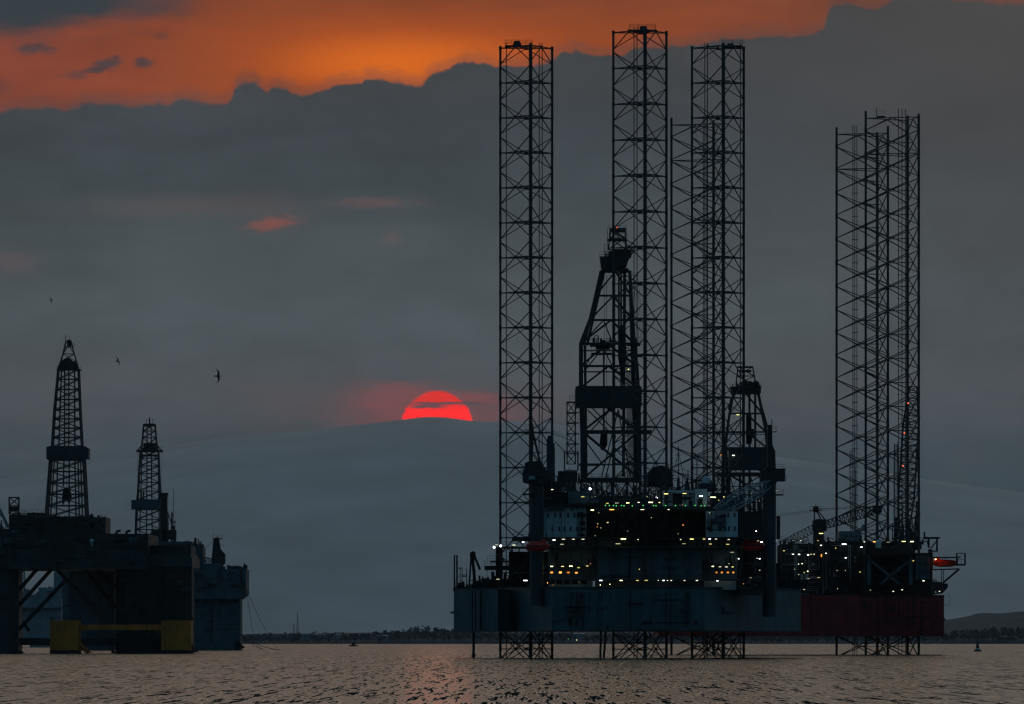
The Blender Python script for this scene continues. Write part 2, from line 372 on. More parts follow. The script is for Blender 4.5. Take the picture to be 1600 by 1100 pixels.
def boom(mb, p, q, h, w, n, r=0.16, rb=0.08, taper=0.5):
    p = Vector(p); q = Vector(q); d = (q - p).normalized(); s = d.cross(Vector((0, 0, 1)))
    if s.length < 0.1: s = Vector((0, 1, 0))
    s.normalize(); t = s.cross(d).normalized(); rings = []
    for k in range(n + 1):
        f = k / n; e = taper + (1 - taper) * min(1, 4 * f, 4 * (1 - f)); c = p.lerp(q, f)
        rings.append([c + s * (w / 2 * e * i) + t * (h / 2 * e * j) for i, j in ((-1, -1), (1, -1), (1, 1), (-1, 1))])
    for k, (a, b) in enumerate(zip(rings[:-1], rings[1:])):
        for i in range(4):
            j = (i + 1) % 4; mb.bar(a[i], b[i], r); mb.bar(b[i], b[j], rb)
            mb.bar(a[i] if k % 2 else a[j], b[j] if k % 2 else b[i], rb)
def clutter(mb, a, b, yb, yt, D, dd, n, seed, wide=1.0):
    # machinery, vents, pipes and posts standing on a deck at row yb, reaching at most row yt
    R = random.Random(seed); q = D / F
    for _ in range(n):
        x = R.uniform(a, b); w = R.uniform(1.2, 7) * wide * q; d = D + R.uniform(0, dd); h = (yb - yt) * q * R.betavariate(1.6, 2.2); z0 = pz(yb, D); X = px(x, D)
        t = R.random()
        if t < 0.34: mb.box(X - w / 2, X + w / 2, d, d + w * R.uniform(0.5, 1.2), z0, z0 + h * 0.8)
        elif t < 0.5: mb.cyl((X, d, z0), (X, d, z0 + h), w * 0.28, 10); mb.cyl((X, d, z0 + h), (X, d, z0 + h + w * 0.15), w * 0.34, 10)
        elif t < 0.62:
            mb.cyl((X - w * 0.8, d, z0 + h * 0.6), (X + w * 0.8, d, z0 + h * 0.6), w * 0.22, 10)
            for e in (-0.5, 0.5): mb.bar((X + e * w, d, z0), (X + e * w, d, z0 + h * 0.6), 0.1)
        elif t < 0.76:
            mb.bar((X, d, z0), (X, d, z0 + h * 1.1), 0.09); mb.bar((X, d, z0 + h), (X + R.choice((-1, 1)) * w * 0.6, d, z0 + h), 0.07)
        elif t < 0.88:
            W = w * 1.3; mb.bar((X, d, z0), (X, d, z0 + h), 0.12); mb.bar((X + W, d, z0), (X + W, d, z0 + h), 0.12)
            mb.bar((X, d, z0 + h), (X + W, d, z0 + h), 0.12); mb.bar((X, d, z0), (X + W, d, z0 + h), 0.08); mb.bar((X, d, z0 + h * 0.5), (X + W, d, z0 + h * 0.5), 0.08)
        else: mb.rail((X - w, d, z0 + h * 0.5), (X + w * 1.5, d, z0 + h * 0.5)); mb.box(X - w, X + w * 1.5, d, d + 1, z0 + h * 0.5 - 0.2, z0 + h * 0.5)
    return mb
def facade(par, a, b, y0, y1, D, n, seed, mats):
    # shallow plating, ducts, ladders and pipes fixed on a wall
    R = random.Random(seed); m = MB(); q = D / F
    for _ in range(n):
        m.m = R.randrange(len(mats)); x = R.uniform(a, b); y = R.uniform(y0, y1); t = R.random(); d = D - R.uniform(0.15, 0.7)
        if t < 0.45:
            w = R.uniform(2, 16); h = R.uniform(2, 9); m.pb(max(a, x - w / 2), min(b, x + w / 2), max(y0, y - h / 2), min(y1, y + h / 2), d, D - d + 0.01)
        elif t < 0.65: m.bar(P(x, y0, d), P(x, min(y1, y0 + R.uniform(0.3, 1) * (y1 - y0)), d), R.uniform(0.07, 0.2), 5)
        elif t < 0.8: m.bar(P(max(a, x - R.uniform(5, 30)), y, d), P(min(b, x + R.uniform(5, 30)), y, d), R.uniform(0.07, 0.18), 5)
        elif t < 0.9: m.pb(max(a, x - 8), min(b, x + 8), y, y + 0.9, D - 1.4, 1.3); m.rail((px(max(a, x - 8), D), D - 1.4, pz(y, D)), (px(min(b, x + 8), D), D - 1.4, pz(y, D)))
        else:
            for k in (-1, 1): m.bar(P(x + k * 1.2, y0, d), P(x + k * 1.2, y1, d), 0.05)
            for k in range(int((y1 - y0) / 1.8)): m.bar(P(x - 1.2, y0 + k * 1.8, d), P(x + 1.2, y0 + k * 1.8, d), 0.04)
    return m.build('wall_fittings', mats, par, kind='stuff')
def windows(par, lst, D, w, h, mat=GLASS, fr=DARK):
    q = D / F
    for (x, y) in lst:
        c = P(x, y, D); mb = MB(); W = w * q / 2; Hh = h * q / 2
        mb.box(c.x - W, c.x + W, D - 0.06, D + 0.05, c.z - Hh, c.z + Hh); mb.m = 1
        mb.box(c.x - W - 0.08, c.x + W + 0.08, D - 0.10, D + 0.02, c.z - Hh - 0.1, c.z - Hh - 0.003)
        mb.build('window', [mat, fr], par)
def lifeboat(name, x, y, D, L, hgt, mat, label, flip=1):
    # enclosed boat: tapered hull with keel, canopy, hatch tower
    c = P(x, y, D); mb = MB(); n = 14; rings = []
    for i in range(n + 1):
        t = -1 + 2 * i / n; k = max(0.06, (1 - abs(t) ** 3.2)) ** 0.6; X = c.x + t * L / 2; ring = []
        for j in range(12):
            a = 2 * math.pi * j / 12; sy = math.cos(a); sz = math.sin(a)
            hh = hgt * (0.5 if sz < 0 else 0.42) * (1.0 if sz < 0 else 0.95)
            ring.append((X, c.y + sy * hgt * 0.55 * k, c.z + sz * hh * k))
        rings.append(ring)
    vs = [p for r_ in rings for p in r_]; fs = []
    for i in range(n):
        for j in range(12): fs.append((i * 12 + j, i * 12 + (j + 1) % 12, (i + 1) * 12 + (j + 1) % 12, (i + 1) * 12 + j))
    fs += [tuple(range(11, -1, -1)), tuple(range(n * 12, n * 12 + 12))]
    mb.add(vs, fs, True)
    root = mb.build(name, mat, None, label, 'lifeboat', 'enclosed lifeboats hung on the rigs')
    MB().box(c.x + flip * L * 0.18, c.x + flip * L * 0.34, c.y - hgt * 0.25, c.y + hgt * 0.25, c.z + hgt * 0.3, c.z + hgt * 0.6).build('wheelhouse', mat, root)
    k = MB(); k.box(c.x - L * 0.4, c.x + L * 0.4, c.y - hgt * 0.57, c.y - hgt * 0.5, c.z - hgt * 0.06, c.z + hgt * 0.04); k.build('fender', BLACK, root)
    return root

def boxes(name, mat, par, D, *lst):      # each box a part of its own
    out = []
    for b_ in lst:
        m_ = MB(); m_.pb(*b_); out.append(m_.build(name, mat, par))
    return out

# ------------------------------------------------------------------ setting: sea, far shore, hills, mountain
def water_mat():
    m = bpy.data.materials.new('sea_water'); m.use_nodes = True; t = m.node_tree; b = t.nodes['Principled BSDF']
    b.inputs['Base Color'].default_value = (0.006, 0.012, 0.014, 1); b.inputs['Roughness'].default_value = 0.16; b.inputs['IOR'].default_value = 1.34
    g = t.nodes.new('ShaderNodeNewGeometry'); acc = None
    for sx, sy, amp, off in ((0.21, 15.0, 1.25, 0.0), (0.50, 30.0, 1.3, 40.0), (1.3, 110.0, 0.38, 90.0), (60.0, 420.0, 0.015, 170.0)):
        mp = t.nodes.new('ShaderNodeMapping'); mp.inputs['Scale'].default_value = (1 / sx, 1 / sy, 1); mp.inputs['Location'].default_value = (off, off, 0)
        t.links.new(g.outputs['Position'], mp.inputs[0])
        n = t.nodes.new('ShaderNodeTexNoise'); n.inputs['Scale'].default_value = 1.0; n.inputs['Detail'].default_value = 2.5; n.inputs['Roughness'].default_value = 0.5
        t.links.new(mp.outputs[0], n.inputs['Vector'])
        s = t.nodes.new('ShaderNodeVectorMath'); s.operation = 'SUBTRACT'; t.links.new(n.outputs['Color'], s.inputs[0]); s.inputs[1].default_value = (0.5, 0.5, 0.5)
        k = t.nodes.new('ShaderNodeVectorMath'); k.operation = 'MULTIPLY'; t.links.new(s.outputs[0], k.inputs[0]); k.inputs[1].default_value = (amp * 1.3, amp * 2.9, 0)
        if acc is None: acc = k.outputs[0]
        else:
            a = t.nodes.new('ShaderNodeVectorMath'); a.operation = 'ADD'; t.links.new(acc, a.inputs[0]); t.links.new(k.outputs[0], a.inputs[1]); acc = a.outputs[0]
    mp = t.nodes.new('ShaderNodeMapping'); mp.inputs['Scale'].default_value = (1 / 38.0, 1 / 150.0, 1); t.links.new(g.outputs['Position'], mp.inputs[0])
    n = t.nodes.new('ShaderNodeTexNoise'); n.inputs['Scale'].default_value = 1.0; n.inputs['Detail'].default_value = 4; t.links.new(mp.outputs[0], n.inputs['Vector'])
    w = t.nodes.new('ShaderNodeMapRange'); w.inputs[1].default_value = 0.32; w.inputs[2].default_value = 0.68; w.inputs[3].default_value = 0.9; w.inputs[4].default_value = 1.1; t.links.new(n.outputs[0], w.inputs[0])
    k = t.nodes.new('ShaderNodeVectorMath'); k.operation = 'SCALE'; t.links.new(acc, k.inputs[0]); t.links.new(w.outputs[0], k.inputs[3]); acc = k.outputs[0]
    a = t.nodes.new('ShaderNodeVectorMath'); a.operation = 'ADD'; t.links.new(acc, a.inputs[0]); a.inputs[1].default_value = (0, 0, 1)
    nn = t.nodes.new('ShaderNodeVectorMath'); nn.operation = 'NORMALIZE'; t.links.new(a.outputs[0], nn.inputs[0]); t.links.new(nn.outputs[0], b.inputs['Normal'])
    return m
SEA = water_mat()
mb = MB(); mb.add([(-14500, -250, 0), (14500, -250, 0), (14500, 78500, 0), (-14500, 78500, 0)], [(0, 1, 2, 3)])
mb.build('sea', SEA, kind='structure')

def interp(x, pts):
    if x <= pts[0][0]: return pts[0][1]
    for (a, b), (c, d) in zip(pts[:-1], pts[1:]):
        if x <= c: return b + (d - b) * (x - a) / (c - a)
    return pts[-1][1]
def vnoise(seed):
    R = random.Random(seed); t = [R.uniform(-1, 1) for _ in range(4096)]
    def f(x, y=0.0):
        xi, yi = math.floor(x), math.floor(y); fx, fy = x - xi, y - yi; fx = fx * fx * (3 - 2 * fx); fy = fy * fy * (3 - 2 * fy)
        g = lambda i, j: t[(i * 131 + j * 977) % 4096]
        return (g(xi, yi) * (1 - fx) + g(xi + 1, yi) * fx) * (1 - fy) + (g(xi, yi + 1) * (1 - fx) + g(xi + 1, yi + 1) * fx) * fy
    return f
vn = vnoise(5)
def fbm(x, y=0.0, o=4):
    s = 0; a = 1
    for k in range(o): s += a * vn(x * 2 ** k + 17 * k, y * 2 ** k); a *= 0.5
    return s
def ridge(name, mat, D, prof, u0, u1, nu, rows, rough, wav):
    # rows: (depth offset, fraction of crest height)
    mb = MB(); vs = []
    for (dy, fr) in rows:
        for i in range(nu + 1):
            uu = u0 + (u1 - u0) * i / nu; x = px(uu, D); z = pz(interp(uu, prof), D)
            z = z * fr + rough * fbm(x / wav, dy / wav * 1.3) * min(1, fr * 1.5) * (0.25 if fr > 0.98 else 1)
            vs.append((x, D + dy, max(z, -1.5) if fr > 0 else -2.0))
    n = nu + 1
    fs = [(r * n + i, r * n + i + 1, (r + 1) * n + i + 1, (r + 1) * n + i) for r in range(len(rows) - 1) for i in range(nu)]
    mb.add(vs, fs, True); return mb.build(name, mat, kind='structure')
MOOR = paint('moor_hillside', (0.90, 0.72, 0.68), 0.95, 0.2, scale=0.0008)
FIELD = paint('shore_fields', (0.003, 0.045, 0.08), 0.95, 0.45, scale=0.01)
mprof = [(-2200, 860), (-1400, 820), (-600, 790), (-100, 762), (120, 730), (230, 704), (310, 689), (400, 678), (480, 672), (545, 666), (590, 660), (618, 657), (640, 654), (665, 651.5),
         (690, 652), (712, 655), (735, 658.5), (765, 659.5), (820, 659), (880, 664), (960, 678), (1060, 694), (1200, 710), (1300, 724), (1450, 748), (1600, 768), (2400, 820), (3000, 870)]
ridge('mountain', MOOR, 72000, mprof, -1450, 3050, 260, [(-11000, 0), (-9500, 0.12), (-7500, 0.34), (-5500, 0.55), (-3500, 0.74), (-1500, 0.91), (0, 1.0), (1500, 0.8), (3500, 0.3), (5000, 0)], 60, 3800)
hprof = [(-1500, 985), (0, 990), (380, 991), (800, 985), (1200, 984), (1440, 975), (1470, 969), (1495, 966), (1515, 962), (1530, 957), (1560, 958), (1600, 954), (1700, 950), (2200, 965), (3200, 985)]
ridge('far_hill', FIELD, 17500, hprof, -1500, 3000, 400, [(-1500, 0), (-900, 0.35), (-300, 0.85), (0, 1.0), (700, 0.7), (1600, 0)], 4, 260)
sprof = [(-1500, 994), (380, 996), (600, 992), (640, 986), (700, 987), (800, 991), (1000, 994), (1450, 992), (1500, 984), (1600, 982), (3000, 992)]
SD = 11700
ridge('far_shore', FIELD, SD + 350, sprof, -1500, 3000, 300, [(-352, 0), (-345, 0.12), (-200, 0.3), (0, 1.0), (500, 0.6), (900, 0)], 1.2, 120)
# woods along the far shore: crowns of small leaf faces, thick enough to read as one mass
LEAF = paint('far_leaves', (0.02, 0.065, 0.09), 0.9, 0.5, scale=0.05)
wood = [(-200, 992), (380, 992), (420, 989), (450, 989.5), (500, 988), (560, 989), (595, 987), (618, 982), (640, 979), (660, 977.5), (685, 979), (705, 982), (730, 984), (800, 987), (860, 988), (960, 989), (1050, 990), (1300, 991), (1470, 990), (1500, 983), (1540, 981), (1600, 979), (1800, 984)]
mb = MB(); R = random.Random(3)
for k in range(2200):
    uu = R.uniform(-60, 1660); d = SD + R.uniform(-330, 380); ground = max(0.6, pz(interp(uu, sprof), SD + 350) * (0.35 + 0.65 * min(1, max(0, (d - SD - 20) / 370))) - 2)
    topz = pz(interp(uu, wood) + 2.2 * fbm(uu / 9.0, 3.0, 3), SD); th = max(4.0, min(14, topz - ground)) * R.uniform(0.55, 1.05)
    if d > SD + 200: th = max(3.5, topz - ground) * R.uniform(0.7, 1.0)
    X = px(uu, d); cr_ = th * R.uniform(0.32, 0.5)
    mb.bar((X, d, ground - 2), (X, d, ground + th * 0.5), 0.3, 4)
    for j in range(24 if 590 < uu < 720 or uu > 1460 else 15):
        a = R.uniform(0, 6.28); e = R.uniform(-0.8, 1.0); rr_ = cr_ * (1 - 0.45 * abs(e)) * R.uniform(0.2, 1.0)
        c = Vector((X + math.cos(a) * rr_, d + math.sin(a) * rr_, ground + th * 0.58 + e * th * 0.4)); s_ = R.uniform(0.7, 1.9)
        o1 = Vector((R.uniform(-1, 1), R.uniform(-1, 1), R.uniform(-1, 1))) * s_; o2 = Vector((R.uniform(-1, 1), R.uniform(-1, 1), R.uniform(-1, 1))) * s_
        mb.add([c - o1, c + o2, c + o1, c - o2 + Vector((0, 0, s_ * 0.4))], [(0, 1, 2), (0, 2, 3), (0, 3, 1)])
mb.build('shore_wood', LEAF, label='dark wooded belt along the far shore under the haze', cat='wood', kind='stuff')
def shed(x, y, w, h, D, mat, label, roof=True):
    c = P(x, y, D); q = D / F; W = w * q / 2; Hh = h * q; z0 = c.z
    root = empty('harbour_shed', (c.x, D, z0), label, 'shed', 'buildings on the far shore')
    m = MB(); m.box(c.x - W, c.x + W, D - 12, D + 12, z0 - 3, z0 + Hh); m.build('wall', mat, root)
    r = MB(); r.prism_xy([(c.x - W - 0.5, D - 12.5), (c.x + W + 0.5, D - 12.5), (c.x + W + 0.5, D + 12.5), (c.x - W - 0.5, D + 12.5)], z0 + Hh + 0.01, z0 + Hh + 0.3)
    r.add([(c.x - W - 0.5, D - 12.5, z0 + Hh + 0.3), (c.x + W + 0.5, D - 12.5, z0 + Hh + 0.3), (c.x + W + 0.5, D + 12.5, z0 + Hh + 0.3), (c.x - W - 0.5, D + 12.5, z0 + Hh + 0.3), (c.x - W - 0.5, D, z0 + Hh * 1.35), (c.x + W + 0.5, D, z0 + Hh * 1.35)],
          [(0, 1, 5, 4), (2, 3, 4, 5), (0, 4, 3), (1, 2, 5)])
    r.build('roof', GREY, root)
shed(437, 996, 24, 5, SD - 150, GREY, 'long low grey shed left of the thin radio mast on the far shore')
shed(477, 997, 14, 6, SD - 150, GREY, 'short pale shed just right of the radio mast on the far shore')
shed(512, 997, 40, 5, SD - 160, GREY, 'longest pale shed, halfway between radio mast and small boat on the far shore')
shed(598, 998, 20, 4, SD - 160, GREY, 'grey shed on the shore below the wooded rise, right of the small boat')
shed(905, 996, 16, 5, SD - 160, GREY, 'small shed seen under the front hull between two lattice legs')
shed(1572, 998, 30, 3, SD - 160, DARK, 'low dark shed on the far shore right of the buoy')
mr_ = empty('radio_mast', P(465, 996, SD - 140), 'tall thin lattice radio mast standing on the far shore', 'mast')
m = MB(); tower(m, [(959, 464.7, 465.3), (975, 464.2, 465.8), (990, 463.4, 466.6), (997, 462.6, 467.4)], SD - 140, 0.32, 0.18, [2, 3, 2]); m.build('lattice', DARK, mr_)
m = MB(); m.bar(P(465, 959, SD - 140), P(465, 954, SD - 140), 0.25); m.build('aerial', DARK, mr_)
m2_ = empty('radio_mast', P(459, 996, SD + 60), 'shorter lattice mast beside the tall radio mast on the far shore', 'mast')
m = MB(); tower(m, [(975, 458.6, 459.4), (997, 457.4, 460.6)], SD + 60, 0.3, 0.16, [4]); m.build('lattice', DARK, m2_)
m = MB(); m.bar(P(459, 975, SD + 60), P(459, 970, SD + 60), 0.2); m.build('aerial', DARK, m2_)
for xx, yy, kk, lab in ((888, 998.5, 'g', 'greenish lamp on a far shore pole, left of two under the front hull'), (901, 1000, 'y', 'small warm lamp on a far shore pole, right of two under the front hull')):
    D_ = SD - 340; c = P(xx, yy, D_); r_ = empty('shore_lamp', (c.x, D_, 0), lab, 'lamp', 'lamps on the far shore')
    m = MB(); m.bar((c.x, D_ + 0.3, -1), (c.x, D_ + 0.3, c.z), 0.12); m.build('pole', DARK, r_)
    m = MB(); m.ball(c, 0.55); m.build('lamp_head', LM[kk], r_)

# ------------------------------------------------------------------ jack-up legs
def jack_leg(par, cx, D, R, rot, zs, ztop, rc, rh, rd, style, mat=STEEL, chord_ext=(0, 0, 0), risers=()):
    c = Vector((px(cx, D), D, 0)); A = [math.radians(-90 + rot), math.radians(30 + rot), math.radians(150 + rot)]
    Q = [c + Vector((R * math.cos(a), R * math.sin(a), 0)) for a in A]
    leg = None
    br = MB(); up = lambda p, z: Vector((p.x, p.y, z))
    if style == 1:
        pitch = zs[0] - zs[1]
        for i in range(3):
            a, b = Q[i], Q[(i + 1) % 3]; mid = (a + b) / 2
            for k, z in enumerate(zs):
                br.bar(up(a, z), up(b, z), rh)
                for s in (1, -1):
                    if k == 0 and s == 1: continue
                    zz = z + s * (pitch / 2 - 0.35)
                    br.bar(up(mid, z), up(a, zz), rd); br.bar(up(mid, z), up(b, zz), rd)
                n = (b - a).normalized(); br.box(mid.x - 0.32, mid.x + 0.32, mid.y - 0.12, mid.y + 0.12, z - 0.36, z + 0.36)
        for z in zs[::1]:
            m3 = [(Q[i] + Q[(i + 1) % 3]) / 2 for i in range(3)]
            for i in range(3): br.bar(up(m3[i], z), up(m3[(i + 1) % 3], z), rd * 0.8)
    else:
        for i in range(3):
            a, b = Q[i], Q[(i + 1) % 3]
            for k, (z1, z2) in enumerate(zip(zs[:-1], zs[1:])):
                br.bar(up(a, z1 - 0.3), up(b, z2 + 0.3), rd); br.bar(up(b, z1 - 0.3), up(a, z2 + 0.3), rd)
            for z in (zs[0] + (zs[0] - zs[1]) * 0.5,) + tuple(zs[1:2]): br.bar(up(a, z), up(b, z), rh)
            z0 = zs[0]; zt = zs[0] + (zs[0] - zs[1]) * 0.5; mid = (a + b) / 2
            br.bar(up(mid, zt), up(a, z0), rd); br.bar(up(mid, zt), up(b, z0), rd)
        for k, z in enumerate(zs[1:]):
            zz = (z + zs[k]) / 2; m3 = [(Q[i] + Q[(i + 1) % 3]) / 2 for i in range(3)]
            for i in range(3): br.bar(up(m3[i], zz), up(m3[(i + 1) % 3], zz), rd * 0.6)
    leg = br.build('leg', mat, par)
    for i in range(3):
        ch = MB(); p = Q[i]; zt = ztop + chord_ext[i]
        ch.bar((p.x, p.y, -1.5), (p.x, p.y, zt), rc, 10, None, True)
        d = (p - c).normalized(); t = Vector((-d.y, d.x, 0))
        for s in (-1, 1):     # opposed racks
            e = p + t * s * rc; a_, b_ = e - t * 0.06 * s - d * 0.07, e + t * 0.09 * s + d * 0.07
            ch.box(min(a_.x, b_.x), max(a_.x, b_.x), min(a_.y, b_.y), max(a_.y, b_.y), -1.2, zt - 0.6)
        if style == 1:
            for s in (-1, 1):
                e = p + t * s * (rc + 0.13); zz = -0.8
                while zz < zt - 1.0: ch.box(e.x - 0.07, e.x + 0.07, e.y - 0.06, e.y + 0.06, zz, zz + 0.3); zz += 0.62
        for z in zs: ch.cyl((p.x, p.y, z - 0.5), (p.x, p.y, z + 0.5), rc * 1.22, 10)
        ch.build('chord', mat, leg)
    for j, (fx, fy) in enumerate(risers):
        r_ = MB(); X_, Y_ = c.x + fx, c.y + fy; r_.bar((X_, Y_, -1), (X_, Y_, ztop + 0.8), 0.11, 5)
        for z in zs[1:]: r_.bar((X_ - 0.3, Y_, z), (X_ + 0.3, Y_, z), 0.14)
        r_.build('riser_pipe', mat, leg)
    return leg, Q
def leg_cap(leg, x, ytop, ybot, w, D, Q, zp, xr):
    m = MB(); X_ = px(x, D); W = w * D / F / 2; z0, z1 = pz(ybot, D), pz(ytop, D)
    vs = [(X_ - W, D - W, z0), (X_ + W, D - W, z0), (X_ + W, D + W, z0), (X_ - W, D + W, z0), (X_ - W * .6, D - W * .6, z1), (X_ + W * .6, D - W * .6, z1), (X_ + W * .6, D + W * .6, z1), (X_ - W * .6, D + W * .6, z1)]
    m.add(vs, [(0, 3, 2, 1), (4, 5, 6, 7), (0, 1, 5, 4), (1, 2, 6, 5), (2, 3, 7, 6), (3, 0, 4, 7)])
    m.bar((X_, D, zp), (X_, D, z0 + 0.1), W * 0.4, 8); m.build('leg_top_housing', DARK, leg)
    m = MB(); a, b = px(xr[0], D), px(xr[1], D)
    m.box(a, b, D - 1.5, D + 1.5, zp - 0.25, zp + 0.1); m.rect_rail(a, b, D - 1.5, D + 1.5, zp + 0.1, h=1.2)
    m.build('leg_top_platform', DARK, leg)

# ================================================================== FRONT JACK-UP RIG
D1 = 1800.0
rigA = empty('jack_up_rig', (px(980, D1), D1, 0), 'big teal-hulled jack-up drilling rig standing on three tall lattice legs, its decks dotted with lamps', 'oil rig', 'jack-up rigs')
z0A = pz(76, 1803); pitch = 54.6 * 1803 / F; zsA = [z0A - pitch * k for k in range(18)]
for nm, (cx, D_, cap) in {'A': (824.5, 1799, (808, 64, 71, 14, (789, 832))), 'B': (1002.5, 1753, (1005, 41, 52, 15, (984, 1024))), 'C': (1124.5, 1799, (1141, 68, 76, 14, (1128, 1160)))}.items():
    rz = ((3.4, 2.0), (2.7, 2.6), (-5.0, 1.0)) if nm == 'A' else ((-1.7, 1.5), (-1.0, 2.5)) if nm == 'B' else ((-2.8, 2.0), (-3.4, 2.4), (4.9, 1.5))
    leg, Q = jack_leg(rigA, cx, D_, 7.05, 5.4, zsA + [pz(1014, 1803)], pz(73, 1803), 0.27, 0.165, 0.13, 1, risers=rz)
    leg_cap(leg, cap[0], cap[1], cap[2], cap[3], D_, Q, zsA[0] + 0.3, cap[4])
hb, ht = pz(985, 1780), pz(921, 1780)
poly = [(px(862, 1738), 1738), (px(1101, 1738), 1738), (px(1251, 1796), 1796), (px(1251, 1838), 1838), (px(709, 1838), 1838), (px(709, 1796), 1796), (px(790, 1772), 1772)]
m = MB(); m.prism_xy(poly, hb, ht); hullA = m.build('hull', TEAL, rigA)
m = MB()
cx_, cy_ = sum(p[0] for p in poly) / 7, sum(p[1] for p in poly) / 7
big = [(cx_ + (a - cx_) * 1.006, cy_ + (b - cy_) * 1.006) for a, b in poly]
m.prism_xy(big, ht + 0.004, ht + 0.35); m.prism_xy(big, hb - 0.25, hb - 0.004)
m.build('rubbing_strake', TEAL2, hullA)
m = MB()   # weld seams, pipes and anchor racks on the hull sides
for x, dd, rr_ in ((985, 1737.9, 0.12), (1048, 1737.9, 0.12), (905, 1737.8, 0.06), (940, 1737.8, 0.08), (1075, 1737.8, 0.06), (738, 1783, 0.22), (743, 1783, 0.22), (751, 1783, 0.22), (757, 1783, 0.22)):
    m = MB(); m.bar(P(x, 923, dd), P(x, 984, dd), rr_); m.build('side_pipe', BLACK, hullA)
m = MB(); m.pb(778, 797, 921, 984.8, 1762, 12); m.build('recess_dark_box', BLACK, hullA)  # black box put in for the dark of the leg-well recess
for x, y0, y1, x2, y2 in ((897, 940, 956, 912, 926), (1133, 957, 958, 1113, 930)):
    D_ = 1736.5 if x < 1100 else 1748; m = MB(); m.bar(P(x - 12, y1, D_), P(x + 14, y1, D_), 0.22); m.bar(P(x, y1, D_), P(x2, y2, D_), 0.2); m.bar(P(x + 3, y1, D_), P(x2 + 3, y2, D_), 0.12); m.build('anchor_rack', DARK, hullA)
m = MB(); m.cyl(P(740, 984, 1800), (px(740, 1800), 1800, -1), 0.32, 10); m.cyl(P(740, 1026, 1800), P(740, 1022, 1800), 0.5, 10); m.build('caisson_pipe', STEEL, rigA)
for xa, xb in ((939.5, 938), (948, 943.5)):
    m = MB(); R = random.Random(int(xa)); pts_ = [Vector((px(xa + (xb - xa) * t + R.uniform(-.4, .4), 1742), 1742, pz(960 + 68 * t, 1742))) for t in [i / 10 for i in range(11)]]; m.path(pts_, 0.26, 6); m.build('seawater_hose', DARK, rigA)
m = MB(); m.bar(P(704, 957, 1800), P(710, 957, 1800), 0.35); m.build('fender_bracket', DARK, rigA)

# ---- accommodation and helideck
acc = MB(); acc.pb(848, 916, 791, 839, 1752, 30); acc = acc.build('accommodation_block', WHITE, rigA)
windows(acc, [(x, 804.5) for x in (856, 867.6, 875.5, 887.6, 897.5, 908)] + [(x, 826) for x in (863, 874, 882, 891.5, 901.5)], 1752, 2.8, 6.5)
m = MB()
for xx in (877.6, 1.0 * 852): m.bar(P(xx, 792, 1751.8), P(xx, 838, 1751.8), 0.09)
m.bar(P(849, 793, 1751.7), P(915, 793, 1751.7), 0.15); m.path([P(863, 838, 1751.6), P(863, 820, 1751.6), P(866, 818, 1751.6)], 0.1); m.build('drain_pipes', GREY, acc)
ac2 = MB(); ac2.pb(1103, 1153, 799, 839, 1756, 30); ac2 = ac2.build('accommodation_block', WHITE, rigA)
windows(ac2, [(x, 804.5) for x in (1138, 1148)] + [(x, 825.5) for x in (1109, 1125, 1133, 1139, 1148)], 1756, 2.6, 6.5)
m = MB(); m.pb(916, 1103, 796, 839, 1762, 22); mid = m.build('deckhouse', BLACK, rigA)  # black wall colour carries the shade under the helideck
hd = MB(); xc, yc, rx = px(1016, 1745), 1745, 13.4
oct_ = [(xc + rx * math.cos(math.radians(22.5 + 45 * k)), yc - 6 + rx * 1.12 * math.sin(math.radians(22.5 + 45 * k))) for k in range(8)]
hz = pz(793.5, 1735); hd.prism_xy(oct_, hz - 0.45, hz); hdo = hd.build('helideck', GREEN, rigA)
m = MB()
for a, b in zip(oct_, oct_[1:] + oct_[:1]):
    A_ = Vector((a[0], a[1], hz)); B_ = Vector((b[0], b[1], hz)); o1 = (A_ - Vector((xc, yc - 6, hz))).normalized() * 1.6; o2 = (B_ - Vector((xc, yc - 6, hz))).normalized() * 1.6
    m.bar(A_ + o1, B_ + o2, 0.07); 
    for t in [i / 6 for i in range(7)]: m.bar(A_.lerp(B_, t), (A_ + o1).lerp(B_ + o2, t), 0.05)
m.build('safety_net', DARK, hdo)
m = MB()
for x in (940, 965, 990, 1015, 1040, 1065, 1090):
    m.bar(P(x, 797, 1732), P(x, 836, 1761), 0.28); m.bar(P(x, 797.5, 1732), P(x, 797.5, 1761), 0.3); m.bar(P(x, 797.5, 1745), P(x, 815, 1761), 0.18)
m.bar(P(935, 797.6, 1732), P(1095, 797.6, 1732), 0.3); m.build('helideck_truss', DARK, rigA)
# main walkway deck, tiers under it
m = MB(); m.pb(800, 1192, 839, 841.5, 1744, 45); m.pb(846, 1160, 853, 856, 1743.5, 45)
for x in range(850, 1160, 18): m.pb(x, x + 0.8, 841.5, 853, 1744.5, 0.4)
m.rail(P(846, 853, 1743.6), P(1160, 853, 1743.6), h=1.05); m.rail(P(802, 839, 1744.2), P(846, 839, 1744.2)); m.rail(P(1155, 839, 1744.2), P(1190, 839, 1744.2))
m.build('walkway_deck', DARK, rigA)
lw = boxes('lower_wall', GREY, rigA, 0, (856, 960, 841.6, 853, 1752, 10), (1076, 1150, 841.6, 853, 1754, 10))[0]
for x in (868, 884, 900, 916, 922, 931, 1088, 1097, 1103, 1122, 1130):
    m = MB(); m.pb(x, x + 2.6, 844, 853, 1751.6, 0.3); m.build('door', BLACK, lw)
m = MB(); m.pb(960, 1076, 841.6, 853, 1757, 10); m.build('dark_wall', BLACK, rigA)
m = MB(); m.pb(934, 1096, 856.1, 905, 1747, 30); wp = m.build('front_wall', PANEL, rigA)
